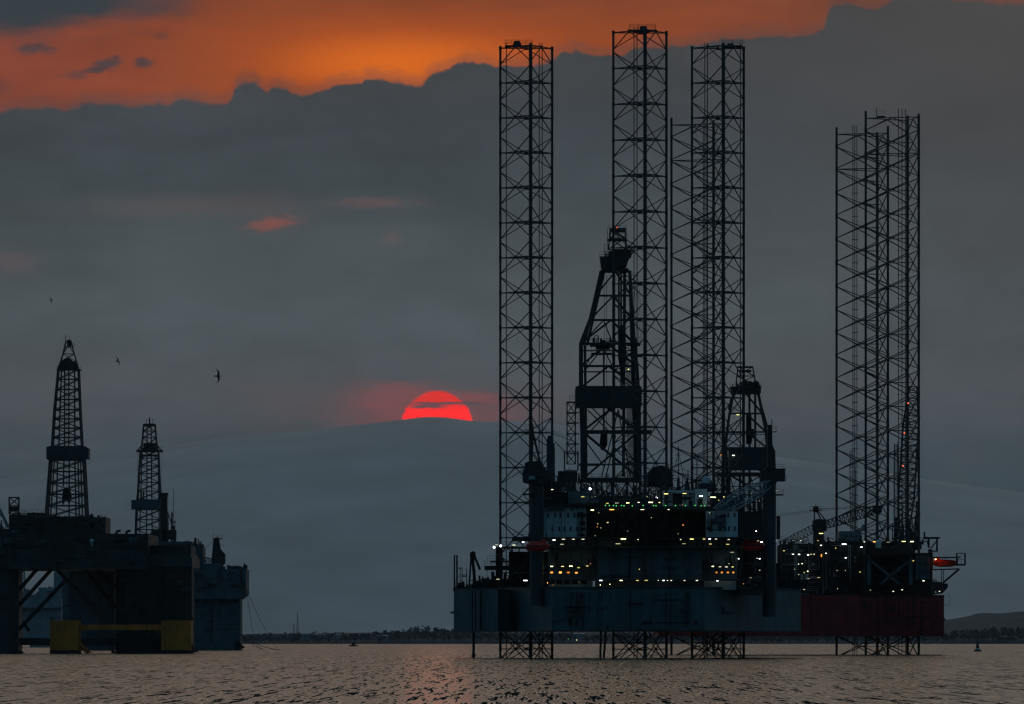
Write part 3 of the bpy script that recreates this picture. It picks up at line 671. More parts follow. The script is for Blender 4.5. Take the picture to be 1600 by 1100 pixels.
for x, dx_, rr_ in ((985, 2, 0.3), (1048, 2, 0.3), (955, 0, 0.06), (1020, 0, 0.06), (1075, 0, 0.06)):
    m = MB(); m.bar(P(x, 857, 1746.8), P(x - dx_, 905, 1746.8), rr_); m.build('wall_stiffener', BLACK, wp)
for x, y in ((940, 877), (951, 877), (966, 881)): m = MB(); m.pb(x, x + 2, y, y + 3, 1746.7, 0.5); m.build('vent', BLACK, wp)
sw = boxes('side_wall', GREY, rigA, 0, (858, 934, 856.1, 884, 1752, 26), (1096, 1152, 856.1, 884, 1752, 26), (858, 934, 884, 905, 1762, 16), (1096, 1152, 884, 905, 1762, 16))[0]
m = MB(); clutter(m, 858, 930, 884, 858, 1750, 1.5, 26, 5, 0.5); clutter(m, 1098, 1150, 884, 858, 1750, 1.5, 20, 6, 0.5); m.build('wall_piping', BLACK, sw, kind='stuff')
m = MB(); m.pb(852, 1160, 905, 907.5, 1744, 3.3); m.rail(P(852, 905, 1744.2), P(1160, 905, 1744.2)); m.build('lower_balcony', DARK, rigA)
lw2 = boxes('base_wall', WHITE, rigA, 0, (858, 926, 905, 921.4, 1748, 14), (1098, 1150, 905, 921.4, 1748.2, 14), (934, 1096, 907.6, 921.4, 1747.5, 20))[0]
m = MB(); m.pb(930, 1100, 907.7, 921.2, 1745, 2); clutter(m, 902, 912, 921.4, 905, 1749, 2, 7, 8, 0.7); clutter(m, 1112, 1120, 921.4, 905, 1749, 2, 6, 9, 0.7)
for x in (862, 874, 886, 898, 912): m.cyl(P(x, 912.5, 1747), P(x, 907.6, 1747), 0.75, 10); m.pb(x - 1.2, x + 1.2, 917, 921, 1747.6, 0.6)
for x in (1108, 1117, 1127, 1136): m.cyl(P(x, 913, 1750), P(x, 907, 1750), 0.65, 10)
m.build('winch_row', BLACK, rigA, kind='stuff')
# ---- upper deck houses
m = MB(); m.pb(843, 930, 786.5, 790.8, 1750, 32); m.pb(1036, 1112, 791, 798.8, 1756, 30); m.pb(905, 1036, 791, 795.8, 1762, 22)
m.rail(P(843, 786.5, 1750.2), P(930, 786.5, 1750.2)); m.build('roof_deck', DARK, rigA)
boxes('deck_cabin', PANEL, rigA, 0, (888, 920, 768, 786.4, 1756, 8), (921, 936, 772, 786.4, 1758, 8))
dc = boxes('deck_cabin', WHITE, rigA, 0, (1037, 1085, 766, 790.9, 1760, 12), (1086, 1105, 764, 790.9, 1758, 12))[0]
m = MB(); m.pb(1051, 1066, 771, 788, 1759.7, 0.5); m.pb(1090, 1098, 779, 790, 1757.7, 0.5); m.pb(1076, 1082, 782, 790, 1759.7, 0.5); m.build('door', BLACK, dc)
m = MB(); c = P(1103.5, 752, 1764); m.ball((c.x, c.y, c.z), 0.9, n=16); m.ball((c.x, c.y, pz(750, 1764)), 0.92, n=16); m.cyl(P(1103.5, 755, 1764), P(1103.5, 749.5, 1764), 0.9, 16); m.cyl(P(1103.5, 764, 1764), P(1103.5, 755, 1764), 0.35, 8); m.build('radome', WHITE, rigA)
boxes('machinery_house', DARK, rigA, 0, (830, 900, 752, 786.4, 1768, 30), (900, 1040, 778, 791, 1772, 30), (1105, 1200, 799, 921, 1790, 20), (872, 902, 736, 752, 1775, 8), (1150, 1200, 842, 921, 1770, 18), (1112, 1145, 770, 799, 1775, 12), (1094, 1113, 755.2, 764, 1762, 6))
m = MB(); poly_ = [(px(a, 1800), pz(b, 1800)) for a, b in ((1012, 760), (1012, 738), (1020, 730), (1032, 727), (1042, 729), (1050, 737), (1052, 760))]
m.prism_xz(poly_, 1800, 1812); m.build('draw_works_house', DARK, rigA)
m = MB(); clutter(m, 846, 935, 786, 750, 1760, 10, 45, 21); clutter(m, 872, 905, 752, 728, 1775, 6, 22, 22, 0.7); m.build('deck_machinery', DARK, rigA, kind='stuff')
m = MB(); clutter(m, 905, 1040, 791, 742, 1775, 25, 120, 23, 0.7); m.build('pipe_rack', DARK, rigA, kind='stuff')
m = MB(); clutter(m, 1035, 1125, 766, 738, 1770, 20, 60, 24, 0.7); clutter(m, 1110, 1195, 799, 755, 1785, 10, 50, 25, 0.8)
for x, t in ((1060, 697), (1089, 712), (1045, 725), (1075, 735)):
    m.bar(P(x, 766, 1775), P(x, t, 1775), 0.14)
    for k in range(5): yy = t + 6 + k * 8; m.bar(P(x - 5, yy, 1775), P(x + (5 if k % 2 else 2), yy, 1775), 0.07)
m.bar(P(1060, 705, 1775), P(1072, 760, 1775), 0.08); m.bar(P(1060, 705, 1775), P(1048, 760, 1775), 0.08)
for x0, y0, x1, y1 in ((1048, 735, 1110, 752), (1052, 742, 1110, 758), (1060, 730, 1105, 748)): m.bar(P(x0, y0, 1776), P(x1, y1, 1776), 0.05)
m.build('antenna_masts', DARK, rigA, kind='stuff')
# pipe rails over the drill deck
m = MB(); R = random.Random(4)
for k in range(46):
    x = R.uniform(905, 1045); w = R.uniform(8, 40); yy = R.uniform(742, 788); D_ = R.uniform(1776, 1800)
    m.bar(P(x, yy, D_), P(x + w, yy + R.choice((0, 0, 0, 12, -12)), D_), R.uniform(0.06, 0.14))
for k in range(60):
    x = R.uniform(905, 1050); yy = R.uniform(738, 775); D_ = R.uniform(1776, 1800); m.bar(P(x, yy, D_), P(x + R.choice((0, 0, 5, -5)), 790, D_), R.uniform(0.06, 0.12))
m.build('deck_pipework', STEEL, rigA, kind='stuff')
# ---- port end of the main deck
m = MB(); clutter(m, 712, 800, 921, 898, 1800, 25, 90, 31, 0.9); clutter(m, 745, 830, 921, 872, 1800, 20, 80, 32, 0.9)
m.pb(757, 832, 884, 890, 1800, 15); m.pb(752, 832, 905, 921, 1806, 18); m.pb(795, 860, 862, 921, 1806, 12); m.pb(775, 785, 856, 921, 1802, 10); m.build('port_deck_equipment', BLACK, rigA, kind='stuff')
m = MB(); m.pb(766, 806, 876, 878.5, 1800, 6); m.pb(770, 800, 884.5, 886.5, 1800, 6); m.rail(P(757, 884, 1800.2), P(790, 884, 1800.2)); m.rail(P(762, 876, 1800.1), P(800, 876, 1800.1)); m.pb(775, 830, 854, 857, 1798, 8); m.rail(P(772, 854, 1798), P(830, 854, 1798))
for x in (776, 784, 800): m.bar(P(x, 857, 1802), P(x, 900, 1802), 0.3)
m.bar(P(795, 858, 1801), P(820, 884, 1801), 0.2); m.bar(P(812, 858, 1801), P(800, 884, 1801), 0.2); m.build('port_platforms', BLACK, rigA)
for x in (710, 714):
    m = MB(); m.bar(P(x, 921, 1802), P(x, 867, 1802), 0.2, 6); m.build('flare_pipe', STEEL, rigA)
m = MB(); m.rail(P(709, 920, 1797), P(760, 920, 1790)); m.rail(P(716, 905, 1799), P(735, 905, 1799)); 
for x, t in ((719, 886), (722, 886), (729, 888), (733, 900)): m.bar(P(x, 921, 1800), P(x, t, 1800), 0.12)
m.bar(P(716, 888, 1800), P(722, 888, 1800), 0.1); m.bar(P(721, 900, 1800), P(729, 900, 1800), 0.2); m.build('handrail', BLACK, rigA)
df = MB()
for a, b in (((736, 870), (733, 921)), ((738, 868), (743, 921)), ((741, 868), (750, 890)), ((740, 868), (740, 921)), ((735, 866), (742, 893))): df.bar(P(a[0], a[1], 1800), P(b[0], b[1], 1801), 0.28 if a[0] != 738 else 0.5)
df.prism_xz([(px(x, 1800), pz(y, 1800)) for x, y in ((734, 864), (739, 861), (743, 863), (743.5, 870), (737, 871))], 1799, 1801.4); df.build('davit_frame', BLACK, rigA)

# ---- derrick
DD = 1822.0
dk = MB()
q4 = lambda y, a, b: (y, a, b)
tower(dk, [(424, 939, 984), (462, 930.5, 986), (500, 921.5, 988.5), (537, 907, 991), (572, 907, 995), (606, 907, 997)], DD, 0.50, 0.2, [1, 1, 1, 1, 1], 0.55, mode='k')
tower(dk, [(606, 908, 997), (674, 910, 998), (748, 911, 999)], DD, 0.72, 0.28, [1, 1], 0.55)
for a, b in (((909, 540), (909, 748)), ((914, 540), (916, 748)), ((941, 424), (912, 540)), ((944, 424), (917, 540))): dk.bar(P(a[0], a[1], DD - 3), P(b[0], b[1], DD - 3), 0.45)
for a, b in (((976, 420), (974, 745)), ((984, 424), (991, 660)), ((990, 560), (993, 748)), ((960, 424), (960, 745)), ((943.5, 540), (943.5, 700)), ((967, 424), (967, 560)), ((970.5, 424), (970.5, 640))): dk.bar(P(a[0], a[1], DD + 2), P(b[0], b[1], DD + 2), 0.5 if a[0] in (976, 984, 990) else 0.3)
for y in (548, 581, 606, 674, 677, 726): dk.bar(P(908, y, DD - 4), P(996, y, DD - 4), 0.22)
for a, b in (((910, 536), (943, 500)), ((943, 500), (957, 536)), ((913, 580), (941, 545)), ((943, 545), (960, 578)), ((926, 638), (962, 675)), ((918, 640), (955, 678)), ((954, 640), (915, 682)), ((916, 690), (945, 730)), ((966, 640), (940, 745)), ((966, 640), (985, 745)), ((962, 680), (946, 748)), ((970, 690), (996, 728))): dk.bar(P(a[0], a[1], DD - 4.5), P(b[0], b[1], DD - 4.5), 0.2)
derrick = dk.build('derrick', STEEL, rigA)
# ladder cage and service tower on its left
m = MB(); tower(m, [(628, 886, 899), (646, 886, 899), (725, 886, 899)], DD + 3, 0.2, 0.11, [1, 5]); tower(m, [(706, 882, 903), (735, 882, 903)], DD + 3, 0.22, 0.1, [1], xb=False)
for y in (628, 644, 660, 677, 693, 708): m.pb(885, 905, y, y + 1.2, DD + 1, 4)
m.rail(P(890, 628, DD + 1), P(903, 628, DD + 1), h=1.4); m.build('stair_tower', STEEL, derrick)
m = MB(); m.prism_xz([(px(x, DD), pz(y, DD)) for x, y in ((937, 402), (981, 402), (981, 409), (979, 417), (940, 424), (938, 410))], DD - 4.5, DD + 4.5); m.pb(944, 982, 419, 424, DD - 4, 8)
m.rail(P(937, 402, DD - 4.4), P(981, 402, DD - 4.4), h=1.3); m.pb(951, 966, 392, 402, DD - 3, 6); m.pb(966, 986, 392, 400, DD - 2.5, 5); m.pb(960, 992, 389.5, 391.5, DD - 3, 6)
m.bar(P(984, 400, DD - 2), P(978, 412, DD - 2), 0.3); m.bar(P(991, 392, DD - 2), P(980, 407, DD - 2), 0.15); clutter(m, 946, 986, 402, 386, DD - 3, 5, 22, 41, 0.7); m.build('crown_block', DARK, derrick)
m = MB(); tower(m, [(357, 954, 977), (372, 953, 977), (390, 950, 978)], DD, 0.2, 0.1, [1, 1], 0.6); m.pb(949, 980, 373, 375, DD - 3.5, 7); m.pb(955, 977, 358, 362, DD - 2, 4)
m.rail(P(949, 373, DD - 3.4), P(980, 373, DD - 3.4), h=1.2); m.rail(P(951, 358, DD - 3), P(979, 358, DD - 3), h=0.8)
for x in (949, 952, 979): m.bar(P(x, 356, DD - 3), P(x, 388, DD - 3), 0.07)
m.rail(P(944, 402, DD - 5), P(950, 402, DD - 5), h=3); m.bar(P(945, 381, DD - 3), P(945, 402, DD - 3), 0.06); m.build('crown_frame', DARK, derrick)
m = MB(); m.pb(922, 962, 536, 539.5, DD - 5, 10); m.pb(980, 1001, 535, 538.5, DD - 5, 10); m.pb(924, 957, 551, 553, DD - 4, 8); m.rail(P(922, 536, DD - 5), P(962, 536, DD - 5)); m.rail(P(924, 551, DD - 4), P(957, 551, DD - 4), h=1.4)
m.pb(931, 953, 539.5, 545, DD - 3, 5); m.rail(P(980, 535, DD - 5), P(1001, 535, DD - 5)); clutter(m, 924, 960, 536, 523, DD - 4, 6, 20, 42, 0.8); clutter(m, 985, 1002, 535, 523, DD - 4, 6, 10, 43, 0.6)
m.bar(P(925, 553, DD - 3), P(912, 580, DD - 3), 0.15); m.build('monkey_board', DARK, derrick)
m = MB(); m.prism_xz([(px(x, DD), pz(y, DD)) for x, y in ((899, 606), (902, 604.5), (999, 604.5), (1002, 606), (1002, 636), (999, 638), (903, 638), (899, 635))], DD - 7.5, DD - 7.2); m.pb(899, 902, 606, 636, DD - 7, 14); m.pb(999, 1001.9, 606, 636, DD - 7, 14); m.pb(902.1, 998.9, 606, 638, DD + 7, 0.3)
ww = m.build('windwall', TEAL2, derrick)
m = MB()
for x in range(908, 1000, 11): m.bar(P(x, 605, DD - 7.6), P(x, 638, DD - 7.6), 0.09)
m.build('wall_ribs', TEAL2, ww)
m = MB(); m.prism_xz([(px(x, DD), pz(y, DD)) for x, y in ((939, 672), (949, 672), (949, 695), (944, 704), (939, 703), (937, 692))], DD - 1, DD + 1); m.bar(P(944, 430, DD), P(944, 672, DD), 0.07); m.bar(P(948, 430, DD), P(948, 672, DD), 0.07)
m.prism_xz([(px(x, DD + 3), pz(y, DD + 3)) for x, y in ((966, 510), (977, 506), (979, 560), (972, 600), (966, 560))], DD + 2, DD + 4); m.build('top_drive', BLACK, derrick)
m = MB()
for k in range(11): m.bar(P(979 + k * 1.4, 560 + k * 3, DD + 4), P(980 + k * 1.4, 748, DD + 4), 0.08)
for k in range(22): m.bar(P(985, 430 + k * 14, DD + 4.5), P(990 + k * 0.4, 430 + k * 14, DD + 4.5), 0.06)
for k in range(5): m.bar(P(986 + k * 2.5, 425, DD + 4), P(996 + k * 2.5, 530, DD + 4), 0.05)
m.rail(P(985, 700, DD - 5), P(1018, 676, DD - 5), h=1.2); m.pb(996, 1018, 672, 678, DD - 5, 4); m.rail(P(1004, 672, DD - 5), P(1020, 672, DD - 5)); m.pb(905, 936, 724, 727, DD - 5, 8); m.build('stand_pipes', STEEL, derrick)
m = MB(); m.pb(905, 1002, 748, 752, DD - 9, 18)
for x in (908, 932, 956, 980, 1000): m.bar(P(x, 752, DD - 8), P(x, 790, DD - 8), 0.4); m.bar(P(x, 752, DD - 8), P(x + 24, 790, DD - 8), 0.2); m.bar(P(x, 790, DD - 8), P(x + 24, 752, DD - 8), 0.2)
m.pb(910, 1000, 775, 800, DD - 2, 10); m.rail(P(905, 748, DD - 9), P(1002, 748, DD - 9)); m.build('drill_floor', DARK, rigA)
lamp(derrick, 964, 355.5, DD - 1, 3, 'r'); lamp(derrick, 982, 577, DD - 8, 2, 'y')

# ---- cranes
def crane_cab(par, pts, D, d, mat): m = MB(); m.prism_xz([(px(x, D), pz(y, D)) for x, y in pts], D - d, D + d); return m.build('cab', mat, par)
# left crane
DL = 1744.0
m = MB(); m.cyl(P(839, 946, DL), P(839, 757, DL), 1.55, 28); m.cyl(P(839, 757, DL), P(841, 745, DL), 1.55, 28, 3.0); crL = m.build('crane', TEAL2, rigA)
crane_cab(crL, ((816, 738), (820, 733), (820, 724), (824, 722), (845, 720), (849, 728), (853, 733), (858, 748), (853, 757), (830, 757), (817, 754)), DL, 2.6, DARK)
m = MB(); m.prism_xz([(px(x, DL - 3), pz(y, DL - 3)) for x, y in ((816, 742), (828, 742), (828, 754), (817, 754))], DL - 4.2, DL - 2.7); w_ = m.build('operator_cab', DARK, crL)
m = MB(); m.pb(826, 836, 743.5, 749, DL - 4.3, 1.2); m.build('window', paint('cab_glass', (0.25, 0.32, 0.36), 0.3, 0.1), w_)
m = MB(); m.prism_xz([(px(x, DL), pz(y, DL)) for x, y in ((828, 721), (828, 676), (827, 665), (829, 660), (832, 660), (834, 668), (832.5, 721))], DL - 0.8, DL + 0.8)
m.bar(P(833, 678, DL), P(845, 727, DL), 0.35); m.bar(P(832, 707, DL), P(848, 707, DL), 0.1); m.bar(P(833, 706, DL), P(843, 722, DL), 0.15); m.pb(820, 829, 671, 672.2, DL - 1, 2); m.rail(P(820.5, 671, DL - 1), P(829, 671, DL - 1), h=1.2)
m.build('king_post', DARK, crL)
m = MB(); m.pb(816, 836, 771, 773, DL - 3, 6); m.rail(P(816, 771, DL - 3), P(832, 771, DL - 3)); m.bar(P(817, 773, DL), P(830, 760, DL), 0.12); m.bar(P(818, 773, DL), P(828, 785, DL), 0.12); m.build('service_platform', DARK, crL)
m = MB(); boom(m, P(847, 742, DL), P(1020, 800, 1748), 2.0, 1.8, 22, 0.12, 0.06); m.build('boom', STEEL, crL)
m = MB()
for a in ((832, 664), (833, 667)): m.bar(P(a[0], a[1], DL), P(903, 692, 1776), 0.04); 
m.bar(P(833, 662, DL), P(886, 682, 1776), 0.04); m.bar(P(868, 690, DL), P(888, 710, 1776), 0.05); m.bar(P(864, 686, DL), P(890, 716, 1776), 0.05); m.build('cable', ROPE, crL)
m = MB(); m.prism_xz([(px(x, 1772), pz(y, 1772)) for x, y in ((854, 690), (856, 681), (863, 681), (863, 700), (867, 700), (867, 752), (854, 752))], 1770, 1774); m.pb(863, 866.5, 692, 700, 1770.5, 2); m.build('exhaust_stack', TEAL2, rigA)
# right crane
DR = 1762.0
m = MB(); m.cyl(P(1202, 964, DR), P(1202, 757, DR), 1.55, 28); m.cyl(P(1202, 757, DR), P(1203, 735, DR), 1.55, 28, 2.4); crR = m.build('crane', TEAL2, rigA)
crane_cab(crR, ((1187, 751), (1189, 740), (1199, 728), (1199, 690), (1199.5, 664), (1206, 664), (1206.5, 695), (1211, 706), (1212, 752), (1206, 757), (1192, 757)), DR, 2.2, DARK)
m = MB(); m.pb(1212, 1227, 733, 752, DR - 2, 4); m.pb(1211, 1228, 732, 733, DR - 2.3, 4.6); oc = m.build('operator_cab', DARK, crR)
m = MB(); m.pb(1214, 1224, 736, 746, DR - 2.1, 0.2); m.build('window', GLASS, oc)
m = MB(); m.rail(P(1212, 732, DR - 2), P(1224, 732, DR - 2), h=0.9); m.rail(P(1224, 753, DR - 2), P(1229, 753, DR - 2), h=1.6); m.bar(P(1206, 664, DR), P(1206, 655, DR), 0.14); m.pb(1194, 1214, 674, 675, DR - 1.5, 3); m.rail(P(1194, 674, DR - 1.5), P(1214, 674, DR - 1.5), h=1.1); m.rail(P(1194, 674, DR + 1.5), P(1214, 674, DR + 1.5), h=1.1)
m.pb(1211, 1224, 772, 774, DR - 2, 4); m.rail(P(1211, 772, DR - 2), P(1224, 772, DR - 2), h=1.1); m.build('service_platform', DARK, crR)
m = MB(); boom(m, P(1200, 756, DR - 3), P(1118, 800, 1738), 2.9, 2.2, 13, 0.13, 0.07); m.bar(P(1118, 800, 1738), P(1108, 812, 1736), 0.2); m.build('boom', paint('boom_grey', (0.22, 0.30, 0.33), 0.5, 0.2), crR)
m = MB(); m.path([P(1205, 668, DR), P(1160, 735, 1745), P(1124, 794, 1738)], 0.05); m.path([P(1115, 803, 1737), P(1112, 830, 1737)], 0.05); m.build('cable', ROPE, crR)
m = MB(); m.pb(1214, 1219, 806, 842, 1790, 4); m.path([P(1213, 807, 1795), P(1217, 812, 1795), P(1218, 820, 1795), P(1217, 830, 1795)], 0.3); m.build('hose_reel', DARK, rigA)
# starboard deck clutter
m = MB(); clutter(m, 1150, 1248, 921, 880, 1785, 25, 90, 51, 0.9); m.pb(1150, 1196, 884, 921, 1776, 12); m.pb(1215, 1250, 905, 921, 1800, 20); m.build('starboard_deck_equipment', BLACK, rigA, kind='stuff')
m = MB(); m.bar(P(1161, 862, 1750), P(1152, 921, 1750), 0.25); m.bar(P(1190, 862, 1750), P(1190, 921, 1750), 0.25); m.bar(P(1152, 905, 1750), P(1192, 905, 1750), 0.3); m.pb(1155, 1194, 919, 930, 1752, 8); m.ball(P(1168, 912, 1750), 0.8, 0.8, 0.6); m.ball(P(1178, 915, 1750), 0.7, 0.7, 0.5); m.build('boat_landing_frame', DARK, rigA)
for x, y, lab, f_ in ((840, 853, 'dark red enclosed lifeboat hung at the left crane column of the teal rig', 1), (1176, 852, 'dull red enclosed lifeboat hung by the right crane column of the teal rig', -1)):
    lb = lifeboat('lifeboat', x, y, 1752 if x > 1000 else 1739, 5.6 if x > 1000 else 5.4, 2.6, RED, lab, f_)
    Db = 1752 if x > 1000 else 1739; c = P(x, y, Db)
    for s in (-1, 1): m = MB(); m.path([(c.x + s * 2, Db + 5, c.z - 2), (c.x + s * 2, Db + 5, c.z + 2.6), (c.x + s * 2, Db, c.z + 2.8), (c.x + s * 2, Db, c.z + 0.8)], 0.16); m.build('davit', DARK, rigA)
# ---- lamps of the front rig
LA = [(862.9, 765, 4, 'w'), (910.5, 776.2, 5, 'y'), (927.6, 776.2, 7, 'w'), (949, 786.5, 5, 'y'), (964, 786, 5, 'w'), (981, 785.7, 5, 'y'), (997, 785, 6, 'w'),
      (1016.7, 785, 8, 'y'), (1029.8, 785.2, 4, 'y'), (1040.7, 771.6, 8, 'y'), (956, 796.2, 7, 'o'), (1003.6, 796.2, 7, 'w'), (1044.7, 796.2, 4, 'w'), (925.5, 797, 5, 'y'),
      (935.6, 801, 2, 'd'), (949.5, 816.4, 3, 'y'), (922, 763.8, 3.6, 'b'), (1026, 777.5, 3, 'b'), (930, 837, 2, 'd'), (865.6, 843.8, 5, 'w'), (880.4, 842.5, 5, 'w'),
      (896, 842.5, 5, 'w'), (911, 842.5, 5, 'w'), (974, 842.3, 8, 'y'), (997, 843, 1.6, 'w'), (862, 885, 5, 'y'), (879, 885, 5, 'y'), (892, 884.7, 5, 'y'), (904, 887, 5, 'y'),
      (917.5, 884.3, 5, 'y'), (862, 894.5, 4, 'o'), (875.5, 894.5, 4, 'o'), (888, 894.5, 4.5, 'o'), (900.5, 895, 4, 'o'), (938.7, 907, 4, 'w'), (970.5, 907, 5, 'y'), (996, 907, 4, 'y'),
      (1009.8, 906.8, 6, 'y'), (1028.5, 906.8, 1.5, 'd'), (1037, 907, 3, 'w'), (1043, 907, 2, 'w'), (1048.7, 907, 2, 'w'), (1069.5, 907, 3, 'w'), (1089, 907, 3.5, 'w'), (1121, 907.6, 3, 'w'),
      (1113.8, 885, 4, 'y'), (1125, 885.6, 3.5, 'w'), (1135, 885.8, 3.5, 'w'), (1144.7, 885.8, 3.5, 'y'), (1119.6, 894.5, 3, 'o'), (1128, 894.5, 3, 'o'), (1137.3, 894.5, 3, 'o'), (1145.8, 894.5, 3, 'o'),
      (1069.6, 771, 8, 'y'), (1095.3, 775, 5, 'w'), (1114, 777, 8, 'y'), (1108.7, 801, 1.8, 'd'), (1059.6, 834, 2, 'd'), (1063.6, 843, 2, 'd'), (1081, 842.3, 7, 'y'), (1100, 842.3, 4, 'y'),
      (1108.7, 842.3, 4, 'w'), (1118.7, 842.3, 4, 'w'), (1110, 850, 4, 'y'), (1137, 850.5, 6, 'y'), (1138.7, 843, 3.5, 'w'), (1144, 863, 6, 'd'), (1154, 873, 2.5, 'w'), (1187, 873, 2.5, 'w'),
      (1181.5, 830, 2, 'w'), (1190, 847, 4, 'w'), (1184.5, 845, 2.5, 'd'), (1214, 766.7, 4, 'd'), (1187, 891, 2, 'd'), (1173, 902.7, 3, 'd'),
      (772, 855, 3.4, 'b'), (782.5, 853, 3.4, 'b'), (776, 851, 4, 'd'), (803, 851.6, 5, 'd'), (817.5, 847, 3, 'w'), (821, 907, 7, 'w'), (778, 905, 5, 'd'), (878, 850.5, 6, 'd'), (965.5, 849.6, 7, 'd'), (1068.7, 849.5, 6, 'd')]
for x, y, w, k in LA:
    if x < 860: D_ = 1796 if y < 880 else 1760
    elif y < 800: D_ = 1754.5 if (x < 945 or x > 1035) and y < 790 else 1728
    elif y < 860: D_ = 1743
    elif y < 890 or k == 'o': D_ = 1746 if x < 1150 else 1751
    else: D_ = 1743.2
    if y < 790 and 945 <= x <= 1035: D_ = 1768
    hh = 2.4 if k == 'o' and y > 880 else None  # orange emitters stretched tall to stand for beams of light below the lamps
    lamp(rigA, x, y, D_, w, k, hh)
R = random.Random(55)  # extra dim lamps added at random over the dark deck bands
for _ in range(24):
    x = R.uniform(852, 1190); y = R.choice((R.uniform(757, 790), R.uniform(801, 836), R.uniform(856, 902), R.uniform(908, 919)))
    if 795 < y < 840: x = 925 + (x - 852) * 0.5
    lamp(rigA, x, y, 1743 if 845 < y < 910 or y > 910 else 1740 if y > 790 else 1753, R.uniform(1.0, 1.9), R.choice('ddyo'))
for x in (946, 952, 958.5, 963, 971, 975, 988, 1005, 1021, 1025, 1040, 1055.5, 1071, 1086, 1095.5, 1101):
    lamp(rigA, x, 790 + 0.4 * math.sin(x), 1726 + abs(x - 1016) * 0.09, 1.9, 'g')

# ================================================================== REAR JACK-UP RIG (maroon hull)
rigB = empty('jack_up_rig', (px(1260, 2230), 2230, 0), 'maroon-hulled jack-up drilling rig standing behind and to the right of the teal one', 'oil rig', 'jack-up rigs')
zt2 = pz(174, 2207)
for cx, D_, exts, rz in ((1402, 2207, (0.0, -1.2, -0.6), ((1.4, 1), (2.4, 1.3), (0.4, 0.8))), (1098, 2236, (0, -1.6, 0), ((0.2, 1), (1.2, 1.3))), (1355, 2277, (0, 0, -0.8), ((-4.2, 1), (-3.0, 1), (-3.6, 2)))):
    p2 = 37.5 * 2207 / F; z1 = pz(204, 2207)
    zs = [z1 - p2 * k for k in range(23)]
    # rotate so that one face is nearly end-on, as in the photo
    jack_leg(rigB, cx, D_, 9.24, -81 + 60 - 60 + 0.5 * 0 - 9.3 + 9 + 0, zs, zt2, 0.34, 0.17, 0.17, 2, chord_ext=exts, risers=rz)
m = MB(); m.pb(1370, 1383, 181, 183, 2210, 2); m.rail(P(1370, 181, 2210), P(1383, 181, 2210), h=1.6); m.bar(P(1369.5, 181, 2210), P(1369.5, 168, 2210), 0.1); m.build('leg_top_platform', DARK, rigB)
b0, t0 = pz(994, 2190), pz(930, 2190)
m = MB(); m.prism_xy([(px(1340, 2180), 2180), (px(1475, 2184), 2184), (px(1475, 2290), 2296), (px(1020, 2290), 2296), (px(1028, 2222), 2222)], b0, t0); hb2 = m.build('hull', MAROON, rigB)
m = MB(); m.bar(P(1341, 931, 2179.8), P(1475, 931, 2183.8), 0.25); m.build('rubbing_strake', BLACK, hb2)
for x in (1372, 1405, 1440): m = MB(); m.bar(P(x, 932, 2181 + (x - 1340) * 0.03 - 1.3), P(x, 993, 2181 + (x - 1340) * 0.03 - 1.3), 0.09); m.build('side_pipe', BLACK, hb2)
m = MB(); m.pb(1473, 1477, 966, 970, 2186, 2); m.build('fender_bracket', BLACK, hb2)
m = MB(); m.pb(1177, 1194, 985, 993.5, 2205, 8); m.build('sea_chest', GREY, rigB)
boxes('deckhouse', BLACK, rigB, 0, (1222, 1352, 850, 929.8, 2212, 40), (1352, 1362, 858, 929.8, 2200, 20), (1120, 1222, 880, 929.8, 2235, 30), (1430, 1457, 864, 929.8, 2195, 40), (1352, 1430, 857, 866, 2190, 30), (1362, 1430, 866, 929.8, 2206, 30), (1290, 1440, 846, 858, 2225, 40))
m = MB(); m.pb(1312, 1346, 830, 846, 2222, 20); wl = m.build('deck_cabin', GREY, rigB)
windows(wl, [(1322, 837), (1330, 837), (1338, 837)], 2222, 2.2, 3)
m = MB()
for a, b in (((1358, 866), (1358, 914)), ((1423, 866), (1423, 914)), ((1358, 867), (1423, 867))): m.bar(P(a[0], a[1], 2194), P(b[0], b[1], 2194), 0.75)
for a, b in (((1361, 876), (1405, 912)), ((1420, 876), (1377, 912))): m.bar(P(a[0], a[1], 2194), P(b[0], b[1], 2194), 0.55)
m.build('jacking_frame', TEAL, rigB)
m = MB(); m.pb(1431, 1453, 868, 905, 2193, 1.8)
m.build('side_panel', TEAL, rigB)
m = MB()
for x in (1437, 1447): m.bar(P(x, 868, 2192.6), P(x, 905, 2192.6), 0.12)
for y in (880, 893): m.bar(P(1432, y, 2192.6), P(1453, y, 2192.6), 0.12)
m.build('pipe_run', BLACK, rigB)
m = MB(); clutter(m, 1222, 1350, 850, 832, 2215, 20, 60, 61, 0.8); clutter(m, 1350, 1452, 850, 828, 2215, 20, 60, 62, 0.8); clutter(m, 1395, 1436, 848, 775, 2230, 20, 45, 63, 0.9)
m.pb(1452, 1456, 858, 930, 2200, 6); m.rail(P(1222, 850, 2212), P(1352, 850, 2212)); m.rail(P(1352, 857, 2190), P(1440, 857, 2190)); m.build('deck_machinery', DARK, rigB, kind='stuff')
m = MB(); m.ball((px(1372.5, 2196), 2196, pz(848, 2196)), 0.9, n=16); m.cyl(P(1372.5, 856, 2196), P(1372.5, 848, 2196), 0.85, 16); m.build('radome', WHITE, rigB)
m = MB(); m.ball((px(1350, 2230), 2230, pz(823, 2230)), 0.75, n=14); m.cyl(P(1350, 830, 2230), P(1350, 823, 2230), 0.7, 14); m.build('radome', GREY, rigB)
